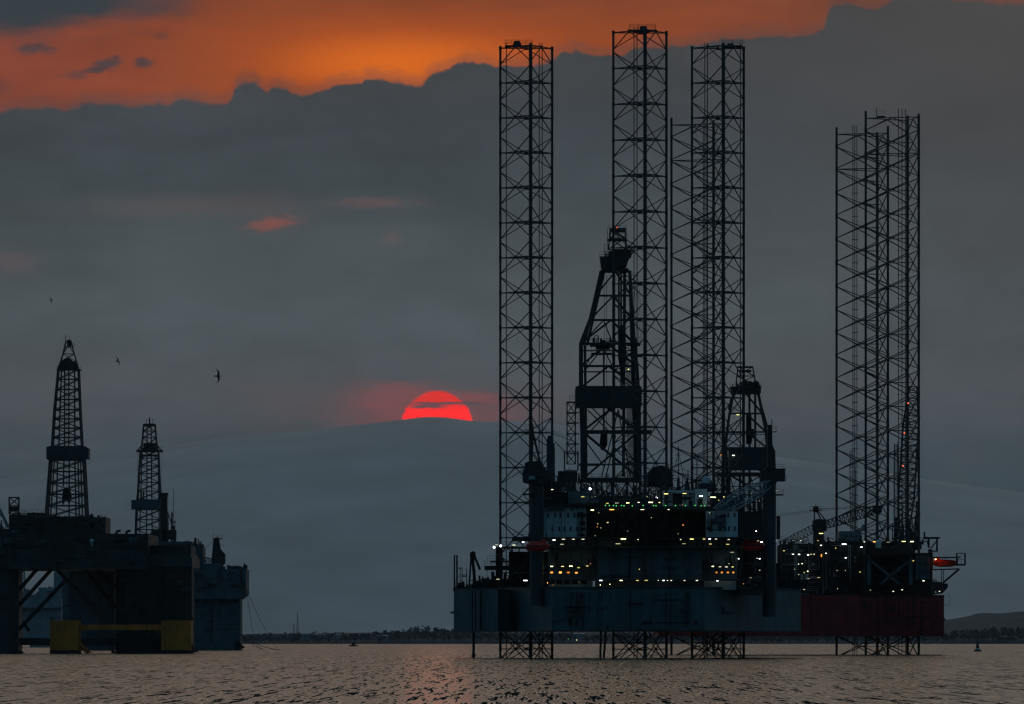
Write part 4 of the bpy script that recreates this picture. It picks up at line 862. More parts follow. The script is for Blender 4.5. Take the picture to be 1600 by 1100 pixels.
# crane with long raised boom
m = MB(); m.cyl(P(1279, 852, 2216), P(1279, 829, 2216), 1.6, 18); m.prism_xz([(px(x, 2216), pz(y, 2216)) for x, y in ((1270, 830), (1270, 814), (1276, 811), (1290, 812), (1291, 830))], 2213, 2219); c3 = m.build('crane', DARK, rigB)
m = MB(); m.bar(P(1272, 814, 2216), P(1273, 797, 2216), 0.25); m.bar(P(1289, 812, 2216), P(1277, 797, 2216), 0.25); m.bar(P(1283, 812, 2216), P(1275, 797, 2216), 0.25); m.pb(1271, 1279, 791, 800, 2214, 4); m.pb(1265, 1284, 797, 798, 2214, 4); m.rail(P(1265, 797, 2214), P(1284, 797, 2214), h=1); m.bar(P(1274.5, 791, 2216), P(1274.5, 787, 2216), 0.1); m.build('mast', DARK, c3)
m = MB(); boom(m, P(1226, 848, 2206), P(1294, 815, 2206), 2.2, 1.8, 12, 0.15, 0.08, 0.6); boom(m, P(1290, 820, 2206), P(1372, 795, 2206), 2.5, 1.8, 14, 0.22, 0.12, 0.8); m.pb(1364, 1378, 790, 801, 2204, 4); m.build('boom', DARK, c3)
m = MB()
for dy in (0, 3): m.path([P(1213, 804 + dy, 2212), P(1274, 797 + dy * 0.6, 2216), P(1330, 791 + dy, 2210)], 0.06)
m.path([P(1276, 795, 2216), P(1366, 793, 2206)], 0.06); m.build('cable', ROPE, c3)
# raised crane behind the right leg, with red warning lamps
m = MB(); boom(m, P(1412, 842, 2260), P(1427, 604, 2262), 4.6, 4.2, 26, 0.25, 0.13, 0.45); m.build('crane_boom', STEEL, rigB)
m = MB(); boom(m, P(1400, 842, 2262), P(1400, 694, 2262), 1.1, 1.1, 20, 0.18, 0.08, 0.8); m.build('flare_mast', STEEL, rigB)
m = MB(); boom(m, P(1333, 838, 2300), P(1332, 704, 2300), 1.6, 1.2, 20, 0.12, 0.07, 0.8); m.build('cement_mast', STEEL, rigB)
for x, y in ((1419, 630), (1413, 676.5), (1411, 728)): lamp(rigB, x, y, 2200, 2.6, 'r')
lamp(rigB, 1104, 713, 2300, 1.6, 'r'); lamp(rigB, 1126, 710, 2300, 1.8, 'o', 3)
# lifeboat station on the right end
m = MB(); m.pb(1443, 1468, 839, 842, 2196, 3); m.bar(P(1444.5, 831, 2197), P(1444.5, 842, 2197), 0.35); m.bar(P(1451, 842, 2197), P(1451, 856, 2197), 0.4); m.bar(P(1464, 841, 2197), P(1464, 861, 2197), 0.35); m.bar(P(1454, 857, 2197), P(1464, 845, 2197), 0.25); m.bar(P(1455, 861, 2197), P(1465, 861, 2197), 0.25); m.bar(P(1464, 840.5, 2197), P(1470, 840.5, 2197), 0.15)
m.bar(P(1457, 861, 2197), P(1457, 875, 2197), 0.12); m.build('davit_frame', DARK, rigB)
m = MB(); m.pb(1456, 1500, 870, 871.6, 2192, 8); m.rail(P(1456, 876, 2192), P(1500, 870, 2192), h=0.1); m.bar(P(1457, 871, 2196), P(1457, 890, 2196), 0.2); m.pb(1494, 1508, 881, 883.5, 2192, 8); m.rect_rail(px(1496, 2192), px(1509, 2192), 2192, 2199, pz(883, 2192), h=3.4, step=0.9)
m.bar(P(1496, 864, 2194), P(1508, 864, 2194), 0.06); m.bar(P(1499, 889, 2195), P(1473, 911, 2195), 0.4); m.bar(P(1471, 889, 2195), P(1471, 912, 2195), 0.15); m.bar(P(1474, 889, 2195), P(1474, 912, 2195), 0.15); m.bar(P(1496, 871, 2194), P(1496, 882, 2194), 0.2); m.bar(P(1456, 890, 2195), P(1499, 889, 2195), 0.25)
m.prism_xz([(px(x, 2190), pz(y, 2190)) for x, y in ((1455, 909), (1471, 909), (1471, 911), (1481, 912), (1481, 918), (1473, 927), (1455, 930))], 2190, 2202); m.build('boat_platform', DARK, rigB)
lifeboat('lifeboat', 1476, 879.5, 2196, 7.4, 2.3, ORG, 'bright orange-red lifeboat slung under the platform at the right end of the maroon rig', -1)
LM['R'] = glowm('lamp_red_strong', (1.0, 0.14, 0.05), 90); LN['R'] = 'warning_lamp'; lamp(rigB, 1462, 874, 2192.6, 1.2, 'R')  # strong red lamp added just off the hull to light the lifeboat
m = MB(); R = random.Random(2); ring = [P(1479 + 5.5 * math.sin(t), 934 - 11 * math.cos(t) + 2, 2192) for t in [i * math.pi * 1.75 / 14 + 0.15 for i in range(15)]]; m.path(ring, 0.05); m.build('hose_loop', ROPE, rigB)
m = MB(); m.pb(1458, 1464, 906, 909, 2195, 3); m.cyl(P(1460, 911, 2194), P(1460, 905, 2194), 0.5, 10); m.build('storage_drum', WHITE, rigB)
# derrick of the maroon rig, seen between the front rig's right legs
D2 = 2262.0
m = MB(); tower(m, [(615, 1146, 1185), (646, 1140, 1191), (675, 1136, 1197), (700, 1133, 1199)], D2, 0.42, 0.2, [1, 1, 1], 0.7, mode='k'); tower(m, [(700, 1134, 1196), (740, 1136, 1195), (840, 1137, 1194)], D2, 0.5, 0.22, [1, 3], 0.7)
for a, b in (((1171, 615), (1171, 840)), ((1161, 615), (1162, 840)), ((1180, 615), (1180, 700)), ((1184, 615), (1199, 668)), ((1170, 650), (1174, 690))): m.bar(P(a[0], a[1], D2), P(b[0], b[1], D2), 0.45)
for y in (647, 679, 760, 785, 810): m.bar(P(1137, y, D2 - 6), P(1195, y, D2 - 6), 0.16)
m.bar(P(1143, 620, D2 - 6), P(1138, 640, D2 - 6), 0.3); dB = m.build('derrick', STEEL, rigB)
m = MB(); m.pb(1143, 1189, 605, 614, D2 - 5, 10); m.pb(1141, 1190, 604, 606, D2 - 6, 12); m.rail(P(1141, 604, D2 - 6), P(1190, 604, D2 - 6), h=1.1); m.ball(P(1181, 600.5, D2), 1.1); m.ball(P(1172, 600, D2), 0.9); m.ball(P(1163, 599, D2), 1.0); clutter(m, 1144, 1188, 604, 594, D2 - 4, 8, 14, 71, 0.7); m.bar(P(1148, 604, D2), P(1185, 604, D2), 0.2); m.build('crown_block', DARK, dB)
m = MB(); tower(m, [(573, 1153, 1176), (602, 1150, 1181)], D2, 0.2, 0.12, [2], 0.6); m.pb(1153, 1177, 572, 574, D2 - 3, 6); m.pb(1155, 1174, 578, 581, D2 - 2, 4); m.build('crown_frame', DARK, dB)
m = MB(); m.pb(1140, 1201, 699, 735, D2 - 8, 0.3); m.pb(1140, 1142, 699, 735, D2 - 7.6, 15); m.pb(1198.8, 1200.8, 699, 735, D2 - 7.6, 15); m.pb(1142, 1198, 699, 735, D2 + 7, 0.3); wB = m.build('windwall', TEAL2, dB)
m = MB(); 
for x in range(1146, 1200, 9): m.bar(P(x, 699, D2 - 8.1), P(x, 735, D2 - 8.1), 0.1)
m.build('wall_ribs', TEAL2, wB)
m = MB(); m.bar(P(1170, 648, D2), P(1170, 694, D2), 1.1); m.pb(1166, 1178, 670, 684, D2 - 2, 3); m.build('top_drive', BLACK, dB)
m = MB(); m.pb(1120, 1200, 738, 742, D2 - 12, 24); m.rail(P(1120, 738, D2 - 12), P(1145, 738, D2 - 12)); clutter(m, 1120, 1195, 850, 742, D2 - 10, 18, 34, 73, 0.6)
for x in (1128, 1140, 1156, 1172, 1188): m.bar(P(x, 742, D2 - 11), P(x, 860, D2 - 11), 0.4); m.bar(P(x, 742, D2 - 11), P(x + 14, 790, D2 - 11), 0.2); m.bar(P(x + 14, 790, D2 - 11), P(x, 840, D2 - 11), 0.2)
m.pb(1118, 1200, 850, 882, D2 - 14, 30); m.build('drill_floor', DARK, rigB)
lamp(rigB, 1153, 648, D2 - 9, 5, 'y'); lamp(rigB, 1146, 711.5, D2 - 9, 4, 'w')
LB = [(1225, 844.6, 2, 'd'), (1239, 844.6, 2, 'd'), (1251, 844.6, 2, 'd'), (1278, 844.6, 2, 'y'), (1291, 844.6, 1.6, 'd'), (1300, 844.6, 1.6, 'd'), (1283, 833.5, 6, 'y'), (1319, 850.3, 7, 'w'), (1350.5, 846.7, 2.5, 'd'), (1366, 846.5, 4, 'o'),
      (1388, 847.2, 5, 'd'), (1412, 846, 6, 'y'), (1425, 846.2, 6, 'y'), (1346, 855, 3, 'w'), (1321.5, 871.5, 2.8, 'w'), (1283, 852, 2.6, 'w'), (1239, 866, 4, 'w'), (1248.6, 866.3, 2.6, 'w'), (1262.7, 867, 3, 'w'), (1267.4, 866, 2.4, 'y'), (1272, 866, 1.8, 'd'),
      (1283.5, 868, 1.6, 'o'), (1290.7, 864.5, 2, 'w'), (1225, 860.5, 3, 'y'), (1263, 904, 4, 'd'), (1279, 902.4, 6, 'd'), (1231.6, 916, 3, 'd'), (1256.5, 921, 3, 'd'), (1427, 876.3, 3, 'y'), (1443, 907.5, 3, 'w'), (1360, 922, 2, 'd'), (1395.7, 924, 3, 'd'), (1409.7, 921.5, 2.6, 'd'), (1468, 924, 2, 'd'), (1462, 925, 1.6, 'd'), (1212, 844.6, 2, 'd')]
R = random.Random(56)  # further small lamps added at random across the dark deckhouse front
for _ in range(12): lamp(rigB, R.uniform(1225, 1348), R.uniform(854, 925), 2209.5, R.uniform(1.0, 2.0), R.choice('ddy'))
for x, y, w, k in LB: lamp(rigB, x, y, 2209.5 if x < 1350 else 2188.5 if not 1362 < x < 1430 or y < 866 or y > 915 else 2190, w, k, 4 if (x, k) == (1283.5, 'o') else None)

# ================================================================== LEFT SEMI-SUBMERSIBLES
def column(par, a, b, y0, y1, D, d, mat, name='column'):
    m = MB(); x0, x1 = px(a, D), px(b, D); z0, z1 = (pz(y1, D) if y1 < 1014 else -1.0), pz(y0, D); w = min(3.0, (x1 - x0) * 0.2)
    m.prism_xy([(x0 + w, D), (x1 - w, D), (x1, D + w), (x1, D + d - w), (x1 - w, D + d), (x0 + w, D + d), (x0, D + d - w), (x0, D + w)], z0, z1)
    return m.build(name, mat, par)
rigC = empty('drilling_platform', (px(110, 2470), 2470, 0), 'nearest dark semi-submersible platform at the left edge, with slanted braces and the tallest left derrick', 'oil rig', 'semi-submersible rigs')
DC = 2463.0
column(rigC, -75, 28, 888, 1021, DC, 26, TEAL2); column(rigC, 180, 299, 885, 1021, DC, 26, BLACK)
column(rigC, -70, 18, 888, 1015, DC + 60, 20, TEAL2)
m = MB(); m.pb(-75, 232, 858, 889, DC - 2, 80); m.pb(170, 300, 870, 886, DC, 60); m.pb(232, 298, 866, 871, DC + 2, 60); m.build('deck_box', TEAL2, rigC)
boxes('deckhouse', DARK, rigC, 0, (-75, 232, 834, 858, DC + 2, 70), (70, 165, 808, 834, DC + 4, 30), (14, 70, 804, 834, DC + 10, 30), (-75, 14, 826, 834, DC + 10, 30), (165, 232, 843, 858, DC + 5, 30), (42, 68, 801, 804, DC + 12, 12), (232, 298, 852, 866, DC + 10, 40))
m = MB(); clutter(m, -60, 14, 826, 812, DC + 6, 20, 26, 81); clutter(m, 14, 68, 803, 797, DC + 12, 12, 12, 82, 0.6); clutter(m, 66, 165, 808, 801, DC + 5, 14, 18, 83, 0.7); clutter(m, 165, 232, 843, 834, DC + 5, 20, 34, 84, 0.7)
clutter(m, 100, 298, 866, 846, DC + 0, 4, 40, 85, 0.9); m.ball(P(143, 806, DC + 8), 0.7); m.rail(P(42, 801, DC + 12), P(68, 801, DC + 12), h=1.0); m.rail(P(-70, 858, DC - 2), P(232, 858, DC - 2)); m.build('deck_machinery', DARK, rigC, kind='stuff')
m = MB(); m.ball(P(143.6, 845, DC - 1), 0.65); m.cyl(P(143.6, 854, DC - 1), P(143.6, 845, DC - 1), 0.25, 8); m.build('radome', WHITE, rigC)
for a in (182, 197.5):
    m = MB(); m.path([P(a, 844, DC + 10), P(a, 831, DC + 10), P(a + 1.5, 829.6, DC + 10), P(a + 6.5, 829.6, DC + 10)], 0.45, 8); m.bar(P(a + 0.5, 836, DC + 10), P(a + 8, 844, DC + 10), 0.12); m.build('vent_pipe', DARK, rigC)
br = [((58, 889), (26, 926)), ((81, 889), (26, 950)), ((104, 905), (26, 987)), ((88, 889), (166, 968)), ((133, 889), (182, 950)), ((152, 889), (206, 942)), ((26, 958), (46, 986))]
for i, (a, b) in enumerate(br):
    D_ = DC + (6 if i in (0, 1, 2, 3) else 40 if i != 6 else 70); m = MB(); m.cyl(P(a[0], a[1], D_), P(b[0], b[1], D_), 0.62 if i != 6 else 0.5, 10); m.build('brace', DARK, rigC)
m = MB(); m.pb(26, 182, 997, 1008, DC + 10, 10); m.build('lower_beam', DARK, rigC)
for a in (28, 174):
    m = MB(); m.prism_xz([(px(x, DC + 1), pz(y, DC + 1)) for x, y in ((a, 1016), (a + 6, 1018), (a + 9, 1020.6), (a, 1020.8))], DC + 1, DC + 6); m.build('fairlead', BLACK, rigC)
DT = DC + 14
m = MB(); tower(m, [(533, 103, 111), (553, 98.5, 116), (577, 91.5, 123)], DT, 0.2, 0.11, [1, 2], 0.9); tower(m, [(577, 91.5, 123), (640, 85.5, 125.5), (698, 82, 128.5)], DT, 0.4, 0.19, [4, 4], 0.9); tower(m, [(698, 80, 131), (719, 79.5, 131.5), (808, 73, 136)], DT, 0.55, 0.22, [1, 5], 0.9)
for a, b in (((101, 577), (101, 700)), ((107.5, 577), (107.5, 700)), ((116.5, 577), (117, 700)), ((96, 577), (92, 700)), ((85, 719), (79, 808)), ((90, 719), (88, 808)), ((100, 719), (99, 760)), ((108, 719), (108, 808)), ((117, 719), (119, 808)), ((126, 719), (129, 808)), ((122, 719), (124, 808))): m.bar(P(a[0], a[1], DT - 3), P(b[0], b[1], DT - 3), 0.32)
dC = m.build('derrick', STEEL, rigC)
m = MB(); m.prism_xz([(px(x, DT), pz(y, DT)) for x, y in ((90, 578), (91, 572), (97, 566), (101, 561), (106, 559), (111, 561), (114, 565), (119, 567), (122.5, 573), (124, 578))], DT - 2.6, DT + 2.6); m.pb(88, 126, 576.8, 578.2, DT - 3.5, 7); m.rail(P(88, 577, DT - 3.5), P(126, 577, DT - 3.5), h=1); m.build('crown_block', DARK, dC)
m = MB(); m.bar(P(102.5, 523, DT), P(102.5, 545, DT), 0.14); m.bar(P(108.5, 526, DT), P(108.5, 535, DT), 0.07); m.pb(104.5, 111, 531, 541, DT - 1, 2); m.rect_rail(px(110, DT), px(115.5, DT), DT - 1, DT + 1, pz(542, DT), h=1.2); m.pb(103, 115.5, 541.5, 542.5, DT - 1, 2); m.build('aerial', DARK, dC)
m = MB(); m.prism_xz([(px(x, DT), pz(y, DT)) for x, y in ((74, 700), (76, 698), (136, 698), (138, 700), (138, 717), (136, 719.5), (76, 719.5), (74, 717))], DT - 5.6, DT - 5.3); m.pb(74, 77, 700, 717, DT - 5.2, 10.5); m.pb(135, 138, 700, 717, DT - 5.2, 10.5); m.pb(77.1, 134.9, 699, 719, DT + 5.3, 0.3); m.build('windwall', TEAL2, dC)
m = MB(); m.prism_xz([(px(x, DT), pz(y, DT)) for x, y in ((99, 764), (104, 762), (110, 764), (112, 776), (109, 786), (106, 785), (103, 780), (98, 790), (97, 778))], DT - 1, DT + 1); m.bar(P(104, 585, DT), P(104, 762, DT), 0.07); m.build('travelling_block', BLACK, dC)
m = MB(); tower(m, [(777, 14.5, 29.5), (790, 14.5, 29.5), (803, 14.5, 29.5)], DC + 20, 0.22, 0.13, [1, 1]); m.pb(14.5, 29.5, 791, 799, DC + 19, 3); m.pb(13.5, 30, 777, 778, DC + 18, 4); m.build('lookout_tower', STEEL, rigC)
m = MB(); m.bar(P(-6, 785, DC + 20), P(13, 824, DC + 18), 0.5, 8); m.bar(P(-20, 800, DC + 20), P(5, 826, DC + 18), 0.5, 8); m.build('crane_boom', GREY, rigC)
# yellow two-column frame floating in front
yf = empty('yellow_work_frame', (px(188, 2440), 2440, 0), 'rusty yellow frame of two square columns and a crossbeam, afloat before the left platform', 'floating frame')
for a, b in ((78, 122), (252, 298)):
    m = MB(); m.pb(a, b, 969.5, 1016, 2430, 18); m.box(px(a, 2430), px(b, 2430), 2430, 2448, -1, pz(1016.05, 2430)); cl = m.build('column', YEL, yf)
    m = MB(); m.box(px(a, 2430) - 0.05, px(b, 2430) + 0.05, 2429.9, 2448.1, -1, pz(1016, 2430)); m.build('boot_topping', BLACK, cl)
    m = MB(); m.rect_rail(px(a, 2430), px(b, 2430), 2430, 2448, pz(969.5, 2430), h=1.1); m.build('handrail', BLACK, cl)
m = MB(); m.pb(122, 252, 976, 984.5, 2434, 6); m.build('crossbeam', YEL, yf)
for s in ((120, 1002, 139, 1020), (254, 1004, 238, 1020)):
    m = MB(); m.bar(P(s[0], s[1], 2436), P(s[2], s[3], 2436), 0.8, 8); m.pb(min(s[2] - 4, s[2] + 4), max(s[2] - 4, s[2] + 4), 1018.5, 1020, 2434, 4); m.build('foot_strut', YEL if s[0] < 200 else BLACK, yf)
m = MB(); clutter(m, 297, 306, 1019, 1000, 2436, 6, 8, 87, 0.5); m.pb(296, 308, 1017, 1019, 2434, 8); m.build('ladder_landing', BLACK, yf)

rigD = empty('drilling_platform', (px(250, 3360), 3360, 0), 'second semi-submersible behind, with the shorter derrick and a broad blue column at its right end', 'oil rig', 'semi-submersible rigs')
DS = 3343.0
column(rigD, 298, 375.5, 925, 1016, DS, 30, SEMI); column(rigD, 97, 178, 889, 1015, DS + 60, 26, SEMI); column(rigD, 190, 260, 889, 1015, DS + 60, 26, SEMI)
m = MB(); m.prism_xz([(px(x, DS - 4), pz(y, DS - 4)) for x, y in ((270, 889), (384, 889), (384, 928), (375, 936), (270, 936))], DS - 4, DS + 40); m.build('deck_box', SEMI, rigD)
boxes('deckhouse', SEMI, rigD, 0, (250, 317, 856, 889, DS + 4, 30), (97, 300, 846, 889, DS + 30, 60), (317, 345, 880, 889, DS, 30))
m = MB(); clutter(m, 262, 317, 856, 848, DS + 5, 18, 30, 91, 0.9); clutter(m, 317, 384, 889, 878, DS, 18, 26, 92, 0.7); clutter(m, 165, 262, 846, 836, DS + 30, 18, 30, 93, 0.8); m.pb(358, 376, 884.5, 889, DS + 2, 8); m.rail(P(345, 889, DS - 4), P(384, 889, DS - 4)); m.bar(P(384, 896, DS - 4), P(384, 883, DS - 4), 0.12)
m.prism_xz([(px(x, DS + 6), pz(y, DS + 6)) for x, y in ((274, 856), (276, 851), (288, 850.5), (293, 856))], DS + 6, DS + 14); m.build('deck_machinery', DARK, rigD, kind='stuff')
DU = DS + 40
m = MB(); tower(m, [(663, 224.5, 242.5), (684, 223, 244), (704, 221, 246)], DU, 0.4, 0.2, [2, 1], 0.9); tower(m, [(704, 219.5, 247.5), (740, 217.5, 249), (781, 215, 251)], DU, 0.45, 0.2, [3, 3], 0.9); tower(m, [(781, 214, 251), (843, 212, 253)], DU, 0.5, 0.22, [4], 0.9)
for a, b in (((230, 663), (229, 843)), ((236, 663), (238, 843)), ((222, 706), (218, 843)), ((247, 706), (249, 843))): m.bar(P(a[0], a[1], DU), P(b[0], b[1], DU), 0.35)
dD = m.build('derrick', STEEL, rigD)
m = MB(); m.pb(224, 243, 662, 666, DU - 3, 6); m.bar(P(233.5, 653, DU), P(234, 663, DU), 0.45); m.bar(P(229, 655, DU), P(229, 663, DU), 0.12); m.bar(P(238.5, 654, DU), P(238.5, 663, DU), 0.12); m.build('crown_frame', DARK, dD)
m = MB(); m.pb(224, 243, 692, 700, DU - 2.5, 5); m.pb(223, 244, 700, 706, DU - 3, 6)
m.pb(213, 254, 703, 706, DU - 4, 8); m.bar(P(223, 694, DU), P(215, 704, DU), 0.35); m.bar(P(244, 694, DU), P(252, 704, DU), 0.35); m.rail(P(213, 703, DU - 4), P(254, 703, DU - 4), h=1); m.build('crown_block', DARK, dD)
m = MB(); m.pb(222, 246, 710, 713, DU - 3, 6); m.build('service_platform', DARK, dD)
m = MB(); m.pb(205, 252, 781, 796, DU - 7, 0.3); m.pb(205, 207, 781, 796, DU - 6.6, 13); m.pb(250, 252, 781, 796, DU - 6.6, 13); m.pb(207.1, 249.9, 781, 796, DU + 6.6, 0.3); m.build('windwall', SEMI, dD)
m = MB(); clutter(m, 213, 226, 781, 750, DU - 5, 8, 12, 94, 0.6); m.bar(P(215, 706, DU), P(215, 781, DU), 0.08); m.bar(P(253, 706, DU), P(253, 781, DU), 0.08); m.pb(250, 261, 775, 850, DU - 5, 6); m.pb(248, 262, 770, 776, DU - 5, 6); clutter(m, 248, 274, 850, 760, DU - 6, 6, 34, 95, 0.6); m.rail(P(254, 786, DU - 6), P(264, 786, DU - 6), h=2.4); m.bar(P(262, 800, DU - 5), P(273, 832, DU - 5), 0.3); m.pb(261, 275, 828, 843, DU - 5, 6); m.pb(236, 262, 828, 846, DU - 5, 5)
m.build('pipe_handler', DARK, dD, kind='stuff')
# small crane on its right-hand deck
m = MB(); m.cyl(P(339.5, 896, DS + 8), P(339.5, 880, DS + 8), 1.3, 14); m.prism_xz([(px(x, DS + 8), pz(y, DS + 8)) for x, y in ((331, 882), (331, 872), (334, 842), (337, 840), (342, 840), (345, 858), (352, 866), (352, 880), (346, 886), (334, 886))], DS + 5, DS + 11); cD = m.build('crane', DARK, rigD)
m = MB(); m.pb(332, 347, 841, 842.5, DS + 4, 7); m.rail(P(332, 841, DS + 4), P(347, 841, DS + 4), h=1.2); m.rail(P(342, 855, DS + 4), P(349, 855, DS + 4), h=1.2); m.bar(P(333, 834, DS + 6), P(333, 842, DS + 6), 0.1); m.bar(P(339, 837, DS + 6), P(339, 842, DS + 6), 0.2); m.rail(P(350, 872, DS + 4), P(354, 872, DS + 4), h=2); m.build('service_platform', DARK, cD)
m = MB(); boom(m, P(333, 876, DS + 8), P(300, 872, DS + 6), 2.0, 1.8, 10, 0.2, 0.1); m.build('boom', DARK, cD)
m = MB(); m.bar(P(333, 845, DS + 8), P(314, 859, DS + 7), 0.09); m.bar(P(333, 848, DS + 8), P(314, 861, DS + 7), 0.09); m.build('cable', ROPE, cD)
def catenary(p, q, sag, n=16):
    return [Vector(p).lerp(Vector(q), t) - Vector((0, 0, sag * 4 * t * (1 - t))) for t in [i / n for i in range(n + 1)]]
for a, b, D_, s in (((385, 922), (396, 990), DS - 4, 1.0), ((385, 920), (432, 1012), DS - 4, 1.8), ((374, 990), (413, 1016), DS - 2, 0.8), ((374, 990), (438, 1015.5), DS - 2, 1.5), ((376, 996), (410, 1014), DS - 2, 0.3)):
    m = MB(); m.path(catenary(P(a[0], a[1], D_), (px(b[0], D_ - 10), D_ - 10, max(pz(b[1], D_ - 10), -0.3)), s), 0.09 if s != 1.5 else 0.15); m.build('mooring_line', ROPE, rigD)
m = MB(); m.prism_xz([(px(x, DS), pz(y, DS)) for x, y in ((373, 1000), (378, 1008), (383, 1011.5), (376, 1014), (373, 1015))], DS, DS + 5); m.build('fairlead', BLACK, rigD)

rigE = empty('drilling_platform', (px(60, 5000), 5000, 0), 'faintest and farthest semi-submersible, seen through the braces of the nearest left platform', 'oil rig', 'semi-submersible rigs')
DE = 5000.0
m = MB(); m.pb(20, 96, 948, 1002, DE, 60); m.prism_xz([(px(x, DE), pz(y, DE)) for x, y in ((-60, 935), (96, 935), (96, 950), (-60, 950))], DE - 5, DE + 60); m.build('deck_box', GREY, rigE)
m = MB(); m.box(px(46, DE), px(96, DE), DE + 2, DE + 22, -1, pz(1001, DE)); m.build('column', GREY, rigE)
m = MB(); m.box(px(-50, DE), px(18, DE), DE + 2, DE + 22, -1, pz(950, DE)); m.build('column', GREY, rigE)
m = MB(); clutter(m, 26, 98, 936, 908, DE, 30, 60, 97, 1.2); m.pb(84, 98, 893, 936, DE + 4, 20); m.pb(60, 84, 918, 936, DE + 4, 20); tower(m, [(893, 30, 38), (936, 29, 39)], DE, 0.5, 0.25, [5]); m.build('deck_machinery', GREY, rigE, kind='stuff')

# ---- fittings on the walls of all rigs
FM = [DARK, TEAL2, GREEN, BLACK, TEAL]; FM2 = [DARK, BLACK, GREEN, GREY]
facade(rigC, -60, 232, 858, 888, DC - 2, 90, 201, FM); facade(rigC, -60, 230, 835, 857, DC + 2, 70, 202, FM); facade(rigC, 72, 164, 809, 833, DC + 4, 34, 203, FM); facade(rigC, 15, 69, 806, 833, DC + 10, 20, 204, FM)
facade(rigC, 182, 297, 890, 1010, DC, 60, 205, [DARK, BLACK, TEAL2]); facade(rigC, 233, 298, 853, 866, DC + 10, 24, 206, FM); facade(rigC, -60, 26, 892, 1012, DC, 20, 207, FM)
SM = [SEMI, TEAL2, DARK]; facade(rigD, 272, 383, 890, 927, DS - 4, 40, 211, SM); facade(rigD, 300, 374, 930, 1010, DS, 24, 212, SM); facade(rigD, 251, 316, 857, 888, DS + 4, 34, 213, SM); facade(rigD, 99, 176, 892, 1000, DS + 60, 24, 214, SM)
facade(rigB, 1223, 1350, 851, 929, 2212, 110, 221, FM2); facade(rigB, 1364, 1428, 867, 929, 2206, 50, 222, [DARK, BLACK, GREEN]); facade(rigB, 1121, 1221, 882, 929, 2235, 30, 223, FM2); facade(rigB, 1342, 1474, 934, 990, 2179.6, 26, 224, [MAROON, BLACK])
facade(rigA, 918, 1101, 799, 838, 1762, 90, 231, [DARK, BLACK, GREEN]); facade(rigA, 849, 915, 792, 799, 1752, 9, 232, [DARK, GREY]); facade(rigA, 902, 915, 800, 838, 1752, 16, 233, FM2); facade(rigA, 1104, 1134, 800, 838, 1756, 24, 234, FM2)
facade(rigA, 936, 1094, 858, 904, 1747, 34, 235, [PANEL, TEAL2, PANEL]); facade(rigA, 860, 1099, 925, 982, 1738, 40, 236, [TEAL2, TEAL, BLACK]); facade(rigA, 962, 1074, 842, 852, 1757, 26, 237, FM2)
facade(rigA, 1038, 1084, 767, 790, 1760, 12, 238, [GREY, DARK]); facade(rigA, 1152, 1196, 844, 920, 1770, 60, 239, FM2); facade(rigA, 833, 898, 754, 786, 1768, 40, 240, FM2)
m = MB(); clutter(m, -50, 40, 808, 792, DC + 12, 14, 16, 301, 1.0); clutter(m, 165, 232, 846, 826, DC + 6, 18, 30, 302, 1.0); m.build('deck_machinery', DARK, rigC, kind='stuff')
m = MB(); clutter(m, 262, 318, 856, 838, DS + 6, 18, 26, 303, 1.0); clutter(m, 300, 382, 889, 872, DS, 18, 22, 304, 1.0); m.build('deck_machinery', DARK, rigD, kind='stuff')

# ================================================================== boat, buoy, gulls
DB = 2925.0; bx = px(1527.5, DB)
by = empty('navigation_buoy', (bx, DB, 0), 'dark cone-topped buoy with a pale band floating right of the maroon rig', 'buoy')
m = MB(); m.cyl((bx, DB, -0.4), (bx, DB, 0.25), 1.35, 20, 1.5); m.cyl((bx, DB, 0.25), (bx, DB, 0.75), 1.5, 20, 1.2); m.build('float', BLACK, by)
m = MB(); m.cyl((bx, DB, 0.75), (bx, DB, 1.25), 0.8, 16, 0.72); m.build('collar', WHITE, by)
m = MB(); m.cyl((bx, DB, 1.25), (bx, DB, 3.6), 0.7, 14, 0.28); m.cyl((bx, DB, 3.6), (bx, DB, 4.6), 0.28, 10, 0.2); m.build('tower', DARK, by)
m = MB(); m.cyl((bx, DB, 4.6), (bx, DB, 4.75), 0.42, 12); m.ball((bx, DB, 4.95), 0.2); m.bar((bx, DB, 5.1), (bx, DB, 5.6), 0.05); m.build('lantern', DARK, by)
DW = 5850.0; wx = px(553, DW)
bo = empty('work_boat', (wx, DW, 0), 'small dark work boat crossing the channel far off between the rigs', 'boat')
m = MB(); m.prism_xz([(wx - 3.4, -0.4), (wx + 3.0, -0.4), (wx + 3.6, 0.6), (wx + 2.6, 0.8), (wx - 2.6, 1.0), (wx - 3.9, 1.5)], DW - 1.2, DW + 1.2); m.build('hull', DARK, bo)
m = MB(); m.prism_xz([(wx - 1.9, 0.9), (wx + 1.2, 0.8), (wx + 1.0, 3.0), (wx - 1.5, 3.1)], DW - 0.9, DW + 0.9); m.build('wheelhouse', DARK, bo)
m = MB(); m.bar((wx - 0.3, DW, 3.0), (wx - 0.3, DW, 8.2), 0.14); m.bar((wx - 1.3, DW, 6.0), (wx + 0.7, DW, 6.0), 0.08); m.bar((wx + 2.4, DW, 0.8), (wx + 2.4, DW, 3.0), 0.08); m.bar((wx - 0.3, DW, 7.6), (wx + 3.0, DW, 0.9), 0.04); m.build('mast', DARK, bo)
GULL = paint('gull_plumage', (0.03, 0.032, 0.035), 0.8, 0.3)
